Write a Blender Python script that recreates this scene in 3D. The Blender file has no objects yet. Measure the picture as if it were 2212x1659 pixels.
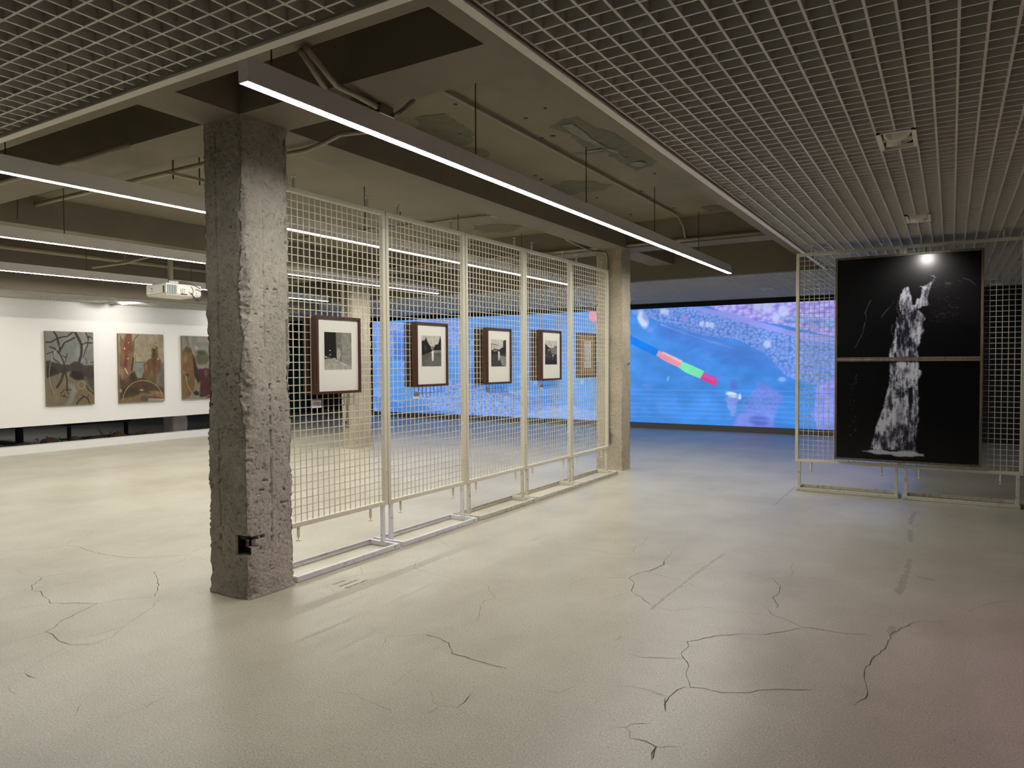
import bpy, bmesh, math, random
import numpy as np
from mathutils import Vector, Matrix

# ------------------------------------------------------------------ camera, world, exposure
SC = bpy.context.scene
COL = SC.collection
HCAM = 1.5
FPX = 1543.17
CR = Vector((0.85188976, 0.5236942, -0.0053124))
CU = Vector((-0.01087496, 0.02782977, 0.99955352))
CF = Vector((-0.52360823, 0.85145164, -0.02940305))
cd = bpy.data.cameras.new('camera'); cam = bpy.data.objects.new('camera', cd); COL.objects.link(cam)
cam.matrix_world = Matrix(((CR.x, CU.x, -CF.x, 0), (CR.y, CU.y, -CF.y, 0), (CR.z, CU.z, -CF.z, HCAM), (0, 0, 0, 1)))
cd.sensor_fit = 'HORIZONTAL'; cd.sensor_width = 36.0; cd.lens = FPX / 2212 * 36.0; cd.clip_start = 0.05
SC.camera = cam
w = bpy.data.worlds.new('world'); SC.world = w; w.use_nodes = True
w.node_tree.nodes['Background'].inputs[0].default_value = (0.75, 0.8, 1.0, 1)
w.node_tree.nodes['Background'].inputs[1].default_value = 0.02
SC.view_settings.view_transform = 'Standard'; SC.view_settings.look = 'None'
SC.view_settings.exposure = 0.0; SC.view_settings.gamma = 1.0
try: SC.view_settings.use_curve_mapping = False
except Exception: pass
TUBE = 92.0        # radiance of the linear lights
SCREEN = 1.0       # radiance of the video wall
def area(name, loc, aim, size, power, color):
    l = bpy.data.lights.new(name, 'AREA'); l.shape = 'RECTANGLE'; l.size, l.size_y = size; l.energy = power; l.color = color
    o = bpy.data.objects.new(name, l); COL.objects.link(o); o.location = loc
    o.rotation_euler = (Vector(aim) - Vector(loc)).to_track_quat('-Z', 'Y').to_euler(); return o
# the magenta video light falling across the floor from the right hand side of the gallery
area('magenta_screen_light', (3.0, 3.6, .9), (1.3, 3.9, 0.0), (2.4, .9), 8, (1.0, 0.3, 0.8)).data.spread = math.radians(80)

def ray(u, v): return CF + CR * ((u - 1106) / FPX) - CU * ((v - 829.5) / FPX)
def onX(u, v, X): d = ray(u, v); return Vector((0, 0, HCAM)) + d * (X / d.x)
def onY(u, v, Y): d = ray(u, v); return Vector((0, 0, HCAM)) + d * (Y / d.y)
def onZ(u, v, Z): d = ray(u, v); return Vector((0, 0, HCAM)) + d * ((Z - HCAM) / d.z)

# ------------------------------------------------------------------ helpers
def s2l(c):
    c = np.asarray(c, float); return np.where(c <= 0.04045, c / 12.92, ((c + 0.055) / 1.055) ** 2.4)
def rgb(r, g, b): return tuple(float(x) for x in s2l(np.array([r, g, b]) / 255.0)) + (1.0,)

class MB:
    def __init__(s): s.v = []; s.f = []
    def quad8(s, P):
        n = len(s.v); s.v += [tuple(p) for p in P]
        for q in ((0,3,2,1),(4,5,6,7),(0,1,5,4),(1,2,6,5),(2,3,7,6),(3,0,4,7)): s.f.append([n+i for i in q])
        return s
    def box(s, x0, x1, y0, y1, z0, z1):
        return s.quad8([(x0,y0,z0),(x1,y0,z0),(x1,y1,z0),(x0,y1,z0),(x0,y0,z1),(x1,y0,z1),(x1,y1,z1),(x0,y1,z1)])
    def tube(s, pts, r, seg=8, cap=True):
        pts = [Vector(p) for p in pts]; rings = []
        up = Vector((0, 0, 1))
        for i, p in enumerate(pts):
            a = pts[max(i-1, 0)]; b = pts[min(i+1, len(pts)-1)]; t = (b - a).normalized()
            ref = up if abs(t.z) < 0.95 else Vector((0, 1, 0))
            if i == 0: n = t.cross(ref).normalized()
            else: n = (n - t * n.dot(t)).normalized()
            m = t.cross(n); rr = r[i] if isinstance(r, (list, tuple)) else r
            k = len(s.v)
            for j in range(seg):
                an = 2 * math.pi * (j + .5) / seg; s.v.append(tuple(p + n * (rr * math.cos(an)) + m * (rr * math.sin(an))))
            rings.append(k)
        for a, b in zip(rings, rings[1:]):
            for j in range(seg): s.f.append([a+j, a+(j+1) % seg, b+(j+1) % seg, b+j])
        if cap: s.f.append([rings[0]+j for j in range(seg)][::-1]); s.f.append([rings[-1]+j for j in range(seg)])
        return s
    def prism(s, poly, z0, z1):
        n = len(s.v); k = len(poly)
        s.v += [(p[0], p[1], z0) for p in poly] + [(p[0], p[1], z1) for p in poly]
        s.f.append([n+i for i in range(k)][::-1]); s.f.append([n+k+i for i in range(k)])
        for i in range(k): j = (i+1) % k; s.f.append([n+i, n+j, n+k+j, n+k+i])
        return s
    def build(s, name, m, parent=None, bevel=0, smooth=False):
        me = bpy.data.meshes.new(name); me.from_pydata(s.v, [], s.f); me.update()
        if m: me.materials.append(m)
        o = bpy.data.objects.new(name, me); COL.objects.link(o)
        if smooth:
            for p in me.polygons: p.use_smooth = True
        if bevel:
            b = o.modifiers.new('bevel', 'BEVEL'); b.width = bevel; b.segments = 2; b.limit_method = 'ANGLE'
        if parent: o.parent = parent; o.matrix_parent_inverse = parent.matrix_world.inverted() if False else Matrix.Translation(-parent.location)
        return o
def tag(o, label, cat, group=None, kind=None):
    if label: o['label'] = label
    if cat: o['category'] = cat
    if group: o['group'] = group
    if kind: o['kind'] = kind
    return o
def thing(name, loc, label, cat, group=None):
    o = bpy.data.objects.new(name, None); COL.objects.link(o); o.location = loc; o.empty_display_size = .1
    return tag(o, label, cat, group)
def struct(o): o['kind'] = 'structure'; return o
def copy_tree(o, parent=None):
    c = o.copy(); COL.objects.link(c)
    if parent: c.parent = parent
    for ch in list(o.children): copy_tree(ch, c)
    return c

# ------------------------------------------------------------------ materials
def mat(name, color=(.5,.5,.5,1), rough=.6, metal=0, spec=.5, coat=0, coat_r=.05):
    m = bpy.data.materials.new(name); m.use_nodes = True
    b = m.node_tree.nodes['Principled BSDF']
    b.inputs['Base Color'].default_value = color; b.inputs['Roughness'].default_value = rough
    b.inputs['Metallic'].default_value = metal; b.inputs['Specular IOR Level'].default_value = spec
    b.inputs['Coat Weight'].default_value = coat; b.inputs['Coat Roughness'].default_value = coat_r
    return m
def nz(m, scale, detail=4, rough=.6, vec=None, dist=0):
    n = m.node_tree.nodes.new('ShaderNodeTexNoise'); n.inputs['Scale'].default_value = scale
    n.inputs['Detail'].default_value = detail; n.inputs['Roughness'].default_value = rough; n.inputs['Distortion'].default_value = dist
    m.node_tree.links.new(vec if vec else coord(m), n.inputs['Vector']); return n.outputs['Fac']
def coord(m, scale=None):
    t = m.node_tree.nodes.get('tc')
    if not t: t = m.node_tree.nodes.new('ShaderNodeTexCoord'); t.name = 'tc'
    if scale is None: return t.outputs['Object']
    mp = m.node_tree.nodes.new('ShaderNodeMapping'); mp.inputs['Scale'].default_value = scale
    m.node_tree.links.new(t.outputs['Object'], mp.inputs['Vector']); return mp.outputs['Vector']
def ramp(m, fac, stops, interp='LINEAR'):
    r = m.node_tree.nodes.new('ShaderNodeValToRGB'); m.node_tree.links.new(fac, r.inputs['Fac']); r.color_ramp.interpolation = interp
    els = r.color_ramp.elements
    c4 = lambda c: c if len(c) == 4 else tuple(c) + (1,)
    els[0].position = stops[0][0]; els[0].color = c4(stops[0][1]); els[-1].position = stops[-1][0]; els[-1].color = c4(stops[-1][1])
    for p, c in stops[1:-1]: e = els.new(p); e.color = c4(c)
    return r.outputs['Color']
def mix(m, fac, a, b, mode='MIX'):
    n = m.node_tree.nodes.new('ShaderNodeMix'); n.data_type = 'RGBA'; n.blend_type = mode
    for s, v in ((n.inputs[0], fac), (n.inputs[6], a), (n.inputs[7], b)):
        if hasattr(v, 'links') or hasattr(v, 'is_linked'): m.node_tree.links.new(v, s)
        else: s.default_value = v
    return n.outputs[2]
def setc(m, out, inp='Base Color'): m.node_tree.links.new(out, m.node_tree.nodes['Principled BSDF'].inputs[inp])
def bump(m, h, strength=.3, dist=.01):
    b = m.node_tree.nodes.new('ShaderNodeBump'); b.inputs['Strength'].default_value = strength; b.inputs['Distance'].default_value = dist
    m.node_tree.links.new(h, b.inputs['Height']); m.node_tree.links.new(b.outputs['Normal'], m.node_tree.nodes['Principled BSDF'].inputs['Normal'])
def W(v): return (v, v, v, 1)

# floor: ground and polished concrete with fine aggregate
M_floor = mat('polished_concrete', rough=.36, spec=.42)
base = ramp(M_floor, nz(M_floor, .9, 6, .6), [(.32, (.47, .435, .345)), (.5, (.555, .52, .415)), (.68, (.61, .575, .47))])
spk = ramp(M_floor, nz(M_floor, 120, 3, .7), [(.33, W(.40)), (.43, W(.88)), (.57, W(1.0)), (.66, W(1.42))])
c1 = mix(M_floor, .8, base, spk, 'MULTIPLY')
spot = ramp(M_floor, nz(M_floor, 70, 1, .4), [(.24, W(.45)), (.3, W(1))])
c2 = mix(M_floor, .55, c1, spot, 'MULTIPLY')
scuff = ramp(M_floor, nz(M_floor, 1.3, 6, .7, coord(M_floor, (1, .6, 1)), 0), [(.25, (.84, .82, .79)), (.55, W(1)), (.8, W(1.05))])
c3 = mix(M_floor, .8, c2, scuff, 'MULTIPLY')
setc(M_floor, c3)
bump(M_floor, nz(M_floor, 160, 3, .6), .05, .002)
M_crack = mat('crack_dark', rgb(78, 70, 60), .8)
M_crackf = mat('crack_faint', rgb(138, 128, 110), .8)
M_scuff = mat('scuff_mark', (.40, .375, .31, 1), .5)

# painted slab and beams (warm taupe) with grey green damp stains
M_slab = mat('painted_slab', rough=.8)
sl = ramp(M_slab, nz(M_slab, 1.1, 6, .6), [(.3, (.20, .175, .122)), (.7, (.25, .22, .156))])
setc(M_slab, sl); bump(M_slab, nz(M_slab, 60, 4, .6), .12, .004)
M_beam = mat('painted_beam', rough=.8)
bl = ramp(M_beam, nz(M_beam, 1.6, 5, .6), [(.3, (.20, .173, .125)), (.7, (.24, .208, .152))])
setc(M_beam, bl); bump(M_beam, nz(M_beam, 90, 4, .7), .2, .004)
M_stain = mat('damp_stain', rgb(120, 118, 92), .85); setc(M_stain, ramp(M_stain, nz(M_stain, 9, 5, .6), [(.3, (.12, .113, .072)), (.7, (.165, .155, .10))]))
M_stain2 = mat('peeled_stain', rgb(168, 176, 152), .85); setc(M_stain2, ramp(M_stain2, nz(M_stain2, 14, 5, .6), [(.3, (.17, .18, .14)), (.7, (.25, .265, .21))]))
M_white = mat('white_wall_paint', rgb(233, 231, 226), .75); bump(M_white, nz(M_white, 120, 3), .04, .002)
M_black = mat('black_wall_paint', rgb(26, 25, 27), .7)
M_dark = mat('dark_room_wall', rgb(50, 48, 54), .65)
M_skirt = mat('grey_skirting', rgb(118, 110, 100), .6)
M_grid = mat('grid_white', rgb(208, 206, 198), .45)
M_trim = mat('trim_white', rgb(226, 222, 212), .5)
M_fascia = mat('fascia_paint', (.18, .152, .112, 1), .8)

def conc(name, tint=(1, 1, 1), dark=1.25):
    m = mat(name, rough=.9, spec=.25)
    a = ramp(m, nz(m, 2.4, 6, .65), [(.3, (.30*tint[0]*dark, .28*tint[1]*dark, .235*tint[2]*dark)), (.5, (.37*tint[0]*dark, .345*tint[1]*dark, .295*tint[2]*dark)), (.72, (.45*tint[0]*dark, .42*tint[1]*dark, .36*tint[2]*dark))])
    b = ramp(m, nz(m, 30, 5, .7, None, .4), [(.30, (.42, .39, .33)), (.40, W(.86)), (.60, W(1.04)), (.72, W(1.3))])
    c = mix(m, .8, a, b, 'MULTIPLY')
    d = ramp(m, nz(m, 75, 3, .6), [(.28, W(.34)), (.37, W(1)), (.62, W(1)), (.72, W(1.35))])
    setc(m, mix(m, .85, c, d, 'MULTIPLY')); bump(m, nz(m, 130, 6, .75), .7, .008); return m
M_conc = conc('raw_concrete')
M_conc2 = conc('raw_concrete_warm', (1.12, 1.08, .97))
M_patch = mat('mortar_patch', (.33, .31, .27, 1), .9); bump(M_patch, nz(M_patch, 70, 4), .3, .004)

def paint(name, r, g, b, rust=0.0, rough=.42):
    m = mat(name, rgb(r, g, b), rough)
    if rust:
        f = ramp(m, nz(m, 26, 6, .75), [(.60 - rust * .1, W(0)), (.70, W(1))])
        setc(m, mix(m, f, rgb(r, g, b), (.16, .095, .045, 1)))
    return m
M_cream = paint('cream_steel', 214, 210, 190)
M_creamR = paint('cream_steel_worn', 205, 201, 184, .55)
M_whiteR = paint('white_steel_worn', 222, 223, 226, .25)
M_steel = mat('galvanised_steel', rgb(150, 148, 142), .35, .8)
M_pipe = mat('painted_pipe', rgb(158, 148, 126), .6)
M_pipeD = mat('dark_rod', rgb(74, 66, 52), .6)
M_al = mat('aluminium_housing', rgb(240, 239, 238), .5)
M_plastic = mat('white_plastic', rgb(226, 224, 212), .4)
M_blk = mat('black_plastic', rgb(18, 18, 18), .5)
M_paper = mat('paper', rgb(232, 232, 234), .8)
M_mat = mat('mat_board', rgb(230, 229, 219), .8)
def wood(name, c0, c1, sc=(30, 30, 3)):
    m = mat(name, rough=.45)
    f = nz(m, 1.0, 5, .6, coord(m, sc), 1.5)
    setc(m, ramp(m, f, [(.3, c0), (.7, c1)])); return m
M_wal = wood('walnut', rgb(52, 30, 20), rgb(92, 60, 40))
M_oak = wood('plywood', rgb(150, 112, 62), rgb(186, 146, 88))
M_wal2 = wood('grey_brown_wood', rgb(74, 64, 50), rgb(118, 104, 82))
M_teal = mat('teal_cloth', rgb(16, 74, 78), .9)
M_canvas = mat('canvas_edge', rgb(120, 112, 88), .9)
M_leaf = mat('dark_leaf', rgb(44, 58, 30), .6)
M_rock = conc('bed_rock', (1.0, .72, .5), .5)
def emis(name, color, s):
    m = bpy.data.materials.new(name); m.use_nodes = True; nt = m.node_tree; nt.nodes.clear()
    e = nt.nodes.new('ShaderNodeEmission'); e.inputs[0].default_value = color; e.inputs[1].default_value = s
    o = nt.nodes.new('ShaderNodeOutputMaterial'); nt.links.new(e.outputs[0], o.inputs[0]); return m
M_tube = emis('tube_glow', (1.0, .965, .90, 1), TUBE)
M_lamp = emis('lamp_glow', (1.0, .96, .9, 1), 60)

# ------------------------------------------------------------------ raster canvas for pictures (its colours go onto mesh surfaces)
RS = np.random.RandomState
def up(g, H, Wd):
    h, w_ = g.shape; y = np.linspace(0, h-1.001, H); x = np.linspace(0, w_-1.001, Wd)
    yi = y.astype(int); xi = x.astype(int); fy = (y-yi)[:, None]; fx = (x-xi)[None]
    fy = fy*fy*(3-2*fy); fx = fx*fx*(3-2*fx)
    a = g[yi][:, xi]; b = g[yi][:, xi+1]; c = g[yi+1][:, xi]; d = g[yi+1][:, xi+1]
    return (a*(1-fx)+b*fx)*(1-fy)+(c*(1-fx)+d*fx)*fy
class Pic:
    """quad: four pixel corners (tl, tr, br, bl) in the coordinates the drawing is noted in"""
    def __init__(s, Wd, H, quad, bg, seed=1):
        s.W, s.H = Wd, H; s.rs = RS(seed); s.a = np.ones((H, Wd, 3))*np.array(bg)/255.
        A = []; dst = [(0, 0), (Wd, 0), (Wd, H), (0, H)]
        for (x, y), (X, Y) in zip(quad, dst):
            A.append([x, y, 1, 0, 0, 0, -X*x, -X*y, -X]); A.append([0, 0, 0, x, y, 1, -Y*x, -Y*y, -Y])
        s.Hm = np.linalg.svd(np.array(A, float))[2][-1].reshape(3, 3)
        s.yy, s.xx = np.mgrid[0:H, 0:Wd].astype(float); s.yy += .5; s.xx += .5
        c = s.m([quad[0], quad[1]]); p = np.array(quad, float)
        s.k = Wd / np.linalg.norm(p[1]-p[0]); s.ky = H / np.linalg.norm(p[3]-p[0])
    def m(s, pts):
        p = np.array(pts, float); q = np.c_[p, np.ones(len(p))] @ s.Hm.T; return q[:, :2]/q[:, 2:]
    def fbm(s, n=4, oc=4, asp=1.0):
        r = np.zeros((s.H, s.W)); am = 1; t = 0
        for i in range(oc):
            k = n*2**i; r += am*up(s.rs.rand(int(k*asp)+2, k+2), s.H, s.W); t += am; am *= .55
        return r/t
    def blend(s, mask, col, al=1.0):
        mk = np.clip(mask*al, 0, 1)[..., None]; c = np.asarray(col, float)
        if c.ndim == 1: c = c/255.
        s.a = s.a*(1-mk)+c*mk
    def dist(s, pts):
        q = s.m(pts); d = np.full((s.H, s.W), 1e9)
        for (x0, y0), (x1, y1) in zip(q, q[1:]):
            dx, dy = x1-x0, y1-y0; L = dx*dx+dy*dy+1e-9
            t = np.clip(((s.xx-x0)*dx+(s.yy-y0)*dy)/L, 0, 1)
            d = np.minimum(d, np.hypot(s.xx-x0-t*dx, s.yy-y0-t*dy))
        return d
    def line(s, pts, w_, col, al=1.0, soft=.7, rough=0):
        d = s.dist(pts); h = w_*s.k/2
        if rough: d = d + (s.fbm(14, 3)-.5)*rough*s.k
        s.blend(np.clip((h-d)/soft+.5, 0, 1), col, al)
    def inside(s, pts):
        q = s.m(pts); r = np.zeros((s.H, s.W), bool); n = len(q)
        for i in range(n):
            x0, y0 = q[i]; x1, y1 = q[(i+1) % n]
            if y0 == y1: continue
            c = (y0 > s.yy) != (y1 > s.yy); r ^= c & (s.xx < (x1-x0)*(s.yy-y0)/(y1-y0)+x0)
        return r
    def poly(s, pts, col, al=1.0, soft=1.0, rough=0):
        ins = s.inside(pts); d = s.dist(list(pts)+[pts[0]]); sd = np.where(ins, d, -d)
        if rough: sd = sd + (s.fbm(12, 4)-.5)*rough*s.k
        s.blend(np.clip(sd/(soft*1.0)+.5, 0, 1), col, al)
    def blob(s, c, rx, ry, col, al=1.0, soft=.5, ang=0, rough=0.0):
        q = s.m([c])[0]; a = math.radians(ang); dx = (s.xx-q[0])/s.k; dy = (s.yy-q[1])/s.ky
        x = (dx*math.cos(a)+dy*math.sin(a))/rx; y = (-dx*math.sin(a)+dy*math.cos(a))/ry
        r = np.hypot(x, y)
        if rough: r = r+(s.fbm(10, 4)-.5)*rough
        s.blend(np.clip((1-r)/max(soft, 1e-3), 0, 1), col, al)
    def tint(s, f, lo, hi):
        s.a = s.a*(lo+(hi-lo)*f)[..., None]
    def cells(s, size, seed=3, asp=1.0):
        """rounded pebble field: height 0..1 of the sphere in each jittered cell, its random id, and its x offset"""
        rs = RS(seed); gx = int(s.W/size)+3; gy = int(s.H/(size*asp))+3
        jx = rs.rand(gy+2, gx+2); jy = rs.rand(gy+2, gx+2); idv = rs.rand(gy+2, gx+2)
        cx = s.xx/size; cy = s.yy/(size*asp); ix = cx.astype(int); iy = cy.astype(int)
        b = np.full((s.H, s.W), 9.); bi = np.zeros((s.H, s.W)); bx = np.zeros((s.H, s.W)); by = np.zeros((s.H, s.W))
        for oy in (-1, 0, 1):
            for ox in (-1, 0, 1):
                X = np.clip(ix+ox, 0, gx+1); Y = np.clip(iy+oy, 0, gy+1)
                dx = cx-(ix+ox+jx[Y, X]); dy = cy-(iy+oy+jy[Y, X]); d = np.hypot(dx, dy)
                k = d < b; b = np.where(k, d, b); bi = np.where(k, idv[Y, X], bi); bx = np.where(k, dx, bx); by = np.where(k, dy, by)
        return b, bi, bx, by
    def surface(s, name, p00, eu, ev, m, parent=None):
        """grid mesh: p00 top left, eu along the width, ev down; face colours from the raster"""
        nx, ny = s.W, s.H; p00, eu, ev = (np.array(tuple(v)) for v in (p00, eu, ev))
        uu, vv = np.meshgrid(np.arange(nx+1)/nx, np.arange(ny+1)/ny)
        co = p00+uu[..., None]*eu+vv[..., None]*ev
        me = bpy.data.meshes.new(name); nv = (nx+1)*(ny+1); nf = nx*ny
        me.vertices.add(nv); me.vertices.foreach_set('co', co.reshape(-1))
        me.loops.add(nf*4); me.polygons.add(nf)
        i, j = np.meshgrid(np.arange(nx), np.arange(ny)); a = j*(nx+1)+i
        li = np.stack([a, a+nx+1, a+nx+2, a+1], -1).reshape(-1)
        me.loops.foreach_set('vertex_index', li); me.polygons.foreach_set('loop_start', np.arange(nf)*4)
        me.update(calc_edges=True)
        att = me.color_attributes.new('picture', 'BYTE_COLOR', 'POINT')
        im = np.clip(s.a, 0, 1); vc = np.empty((ny+1, nx+1, 4)); vc[..., 3] = 1
        pad = np.pad(im, ((0, 1), (0, 1), (0, 0)), 'edge'); vc[..., :3] = pad
        att.data.foreach_set('color_srgb', vc.reshape(-1))
        me.materials.append(m); o = bpy.data.objects.new(name, me); COL.objects.link(o)
        if parent: o.parent = parent; o.matrix_parent_inverse = Matrix.Translation(-parent.location)
        return o
def picmat(name, rough=.6, emit=0, coat=0, spec=.3, coat_r=.05):
    m = mat(name, rough=rough, spec=spec, coat=coat, coat_r=coat_r); n = m.node_tree.nodes.new('ShaderNodeVertexColor'); n.layer_name = 'picture'
    b = m.node_tree.nodes['Principled BSDF']
    if emit:
        b.inputs['Base Color'].default_value = (.01, .01, .01, 1)
        m.node_tree.links.new(n.outputs['Color'], b.inputs['Emission Color']); b.inputs['Emission Strength'].default_value = emit
    else: m.node_tree.links.new(n.outputs['Color'], b.inputs['Base Color'])
    return m
M_pic = picmat('canvas_painting', .75)
M_photo = picmat('photo_print', .5)
M_glossy = picmat('glazed_print', .4, coat=.5, spec=.10, coat_r=.2)
M_video = picmat('video_picture', .3, SCREEN)
# ================================================================== STRUCTURE
ZG, ZB, ZS = 2.83, 3.06, 3.40
XT, YT = -1.562, 2.046            # edges of the open ceiling bay
YF = 11.1                          # far fascia
YSCR = 15.53
fl = struct(MB().box(-20, 6, -3.2, 17.5, -.1, 0).build('floor', M_floor))
struct(MB().box(-20, 6, -3.2, 17.5, ZS, ZS+.15).build('ceiling', M_slab))
struct(MB().box(-20, 6, YSCR+.07, YSCR+.2, 0, ZS).build('wall_far', M_black))
struct(MB().box(-20, 6, -3.2, -3.05, 0, ZS).build('wall_back', M_dark))
struct(MB().box(5.2, 5.35, -3.05, YSCR+.07, 0, ZS).build('wall_right', M_dark))
struct(MB().box(-19.6, -19.45, -3.05, YSCR+.07, 0, ZS).build('wall_left', M_dark))
# white display wall on the left, floating above a low plinth
struct(MB().box(-13.55, -13.37, -3.05, 10.6, .462, 2.63).build('wall_left_display', M_white))
struct(MB().box(-13.60, -13.37, -3.05, 10.6, 0, .128).build('baseboard_left', M_white))
struct(MB().box(-16.4, -1.55, YSCR-.02, YSCR+.07, 0, .118).build('baseboard_far', M_skirt))
# beams
YA0, YA1 = 2.95, 3.33
n = 1
def beam(x0, x1, y0, y1): return struct(MB().box(x0, x1, y0, y1, ZB, ZS+.01).build('trim_%d' % n, M_beam))
for b in ((-1.965, -1.30, YT+.02, YF), (-4.17, -3.80, YA1, 9.22), (-4.17, -3.80, 2.515, YA0), (-4.17, -3.80, 9.60, YF), (-9.15, -8.75, YA1, 9.22), (-9.15, -8.75, 9.60, YF), (-9.15, -8.75, 2.515, YA0)):
    beam(*b); n += 1
for b in ((-11.75, -1.965, YA0, YA1), (-11.75, -1.965, 9.22, 9.60), (-11.75, -1.965, YT+.02, 2.515)):
    beam(*b); n += 1
# fascias closing the bay at the far end and along the left
struct(MB().box(-19.4, -1.0, YF, YF+.12, ZG-.005, ZS+.01).build('trim_%d' % n, M_fascia)); n += 1
struct(MB().box(-11.87, -11.75, -3, YF, 2.625, ZS+.01).build('trim_%d' % n, M_fascia)); n += 1
# white edge angles of the open-cell ceilings
struct(MB().box(XT, XT+.02, YT-.02, YF, ZG-.02, ZG+.09).box(XT+.02, XT+.045, YT-.02, YF, ZG-.02, ZG-.008).build('trim_%d' % n, M_trim)); n += 1
struct(MB().box(-11.75, XT, YT-.02, YT, ZG-.02, ZG+.09).box(-11.75, XT+.02, YT-.045, YT-.02, ZG-.02, ZG-.008).build('trim_%d' % n, M_trim)); n += 1

def grid(x0, x1, y0, y1, z, skip=(), ph=(-.09, 3.32), h=.05, t=.011):
    dx, dy = .1011, .0982; m = MB()
    ks = range(math.ceil((x0-ph[0])/dx), math.floor((x1-ph[0])/dx)+1)
    ls = range(math.ceil((y0-ph[1])/dy), math.floor((y1-ph[1])/dy)+1)
    def cut(a0, a1, holes):
        segs = [(a0, a1)]
        for (h0, h1) in holes:
            out = []
            for (p, q) in segs:
                if h1 <= p or h0 >= q: out.append((p, q))
                else:
                    if h0 > p: out.append((p, h0))
                    if h1 < q: out.append((h1, q))
            segs = out
        return segs
    seams = [ph[1]+dy*12*i for i in range(-8, 14)]
    for k in ks:
        X = ph[0]+k*dx
        holes = [(s[2], s[3]) for s in skip if s[0] < X < s[1]]+[(y-.006, y+.006) for y in seams if y0 < y < y1]
        for (p, q) in cut(y0, y1, holes): m.box(X-t/2, X+t/2, p, q, z, z+h)
    for l in ls:
        Y = ph[1]+l*dy
        holes = [(s[0], s[1]) for s in skip if s[2] < Y < s[3]]
        for (p, q) in cut(x0, x1, holes): m.box(p, q, Y-t/2+.0005, Y+t/2-.0005, z+.0006, z+h-.0006)
    return m
DL = [(-.393, -.187, 4.715, 5.107), (-.38, -.175, 7.50, 7.90), (-2.98, -2.78, 13.40, 13.80), (-5.80, -5.60, 13.9, 14.3), (-6.85, -6.65, 12.75, 13.15)]
struct(grid(XT+.05, 5.1, -3, YSCR, ZG, DL).build('ceiling', M_grid))
struct(grid(-12.0, XT+.0, -3, YT-.05, ZG).build('ceiling', M_grid))
struct(grid(-19.3, XT+.0, YF+.12, YSCR, ZG, DL).build('ceiling', M_grid))
LDL = (-12.95, -12.68, 7.2, 7.62)
struct(grid(-16.4, -11.87, -1, YF, 2.63, [LDL], ph=(-12.07, .04)).build('ceiling', M_grid))

# cracks and scuffs, traced on the floor plane
rnd = random.Random(5)
def ribbon(m, pts, w_, z, jit=0.0):
    P = [onZ(u, v, 0) for u, v in pts]; Q = []
    for a, b in zip(P, P[1:]):
        L = (b-a).length; k = max(1, int(L/.035)) if jit else 1
        for i in range(k):
            p = a.lerp(b, i/k)
            if i and jit: p = p+Vector((rnd.uniform(-jit, jit), rnd.uniform(-jit, jit), 0))
            Q.append(p)
    Q.append(P[-1]); n0 = len(m.v)
    for i, p in enumerate(Q):
        t = (Q[min(i+1, len(Q)-1)]-Q[max(i-1, 0)]); t.normalize(); nn = Vector((-t.y, t.x, 0))
        ww = w_*.5*rnd.uniform(.45, 1.25) if jit else w_*.5
        if jit and i in (0, len(Q)-1): ww *= .3
        m.v += [(p.x+nn.x*ww, p.y+nn.y*ww, z), (p.x-nn.x*ww, p.y-nn.y*ww, z)]
    for i in range(len(Q)-1): a = n0+2*i; m.f.append([a, a+1, a+3, a+2])
def A_(pts): return [(u*.33454, 1000+v*.33454) for u, v in pts]
def B_(pts): return [(700+u*.33454, 1100+v*.33454) for u, v in pts]
def C_(pts): return [(1400+u*.36709, 1050+v*.36709) for u, v in pts]
dark = [A_([(420,533),(500,540),(590,572),(700,595),(800,612),(940,613),(1060,605),(1190,597)]), A_([(200,825),(265,830),(275,860),(320,885),(330,908),(450,905),(628,908),(520,960),(395,1020),(350,1065),(295,1093),(350,1120),(380,1150),(460,1175)]),
 A_([(275,738),(235,770),(205,790),(205,825)]), A_([(993,700),(1020,750),(1028,790),(1000,865)]), A_([(165,1360),(185,1378),(230,1390)]),
 B_([(2200,330),(2195,360),(2110,395),(2020,415),(1970,445),(2005,475),(1985,530),(2060,580),(2120,625)]), B_([(650,810),(750,835),(805,865),(825,930),(940,965),(1080,1005),(1175,1025)]), B_([(2200,1215),(2200,1290),(2212,1310)]),
 B_([(1945,1410),(1975,1440),(1972,1475),(2080,1500),(2145,1535),(2115,1610)]), B_([(855,1280),(905,1250),(950,1195)]),
 C_([(95,440),(98,460),(30,490),(0,510)]), C_([(730,545),(780,590),(772,625),(735,660),(765,700),(750,720)]), C_([(705,725),(720,750),(830,795),(915,830),(1050,850),(1160,868),(1300,875)]),
 C_([(915,830),(800,858),(660,876),(520,872),(390,882),(300,905),(230,918),(240,940),(200,975),(205,1010),(240,1060),(225,1120),(245,1170),(250,1185),(330,1190),(440,1217),(600,1217),(650,1200),(780,1195),(970,1200)]),
 C_([(225,1180),(170,1200),(125,1240),(100,1280),(98,1330)]), C_([(1570,800),(1510,830),(1430,870),(1410,925),(1395,960),(1345,995),(1275,1080),(1272,1130),(1285,1180),(1280,1250),(1215,1290)]), C_([(45,1540),(30,1600),(15,1612)])]
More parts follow.
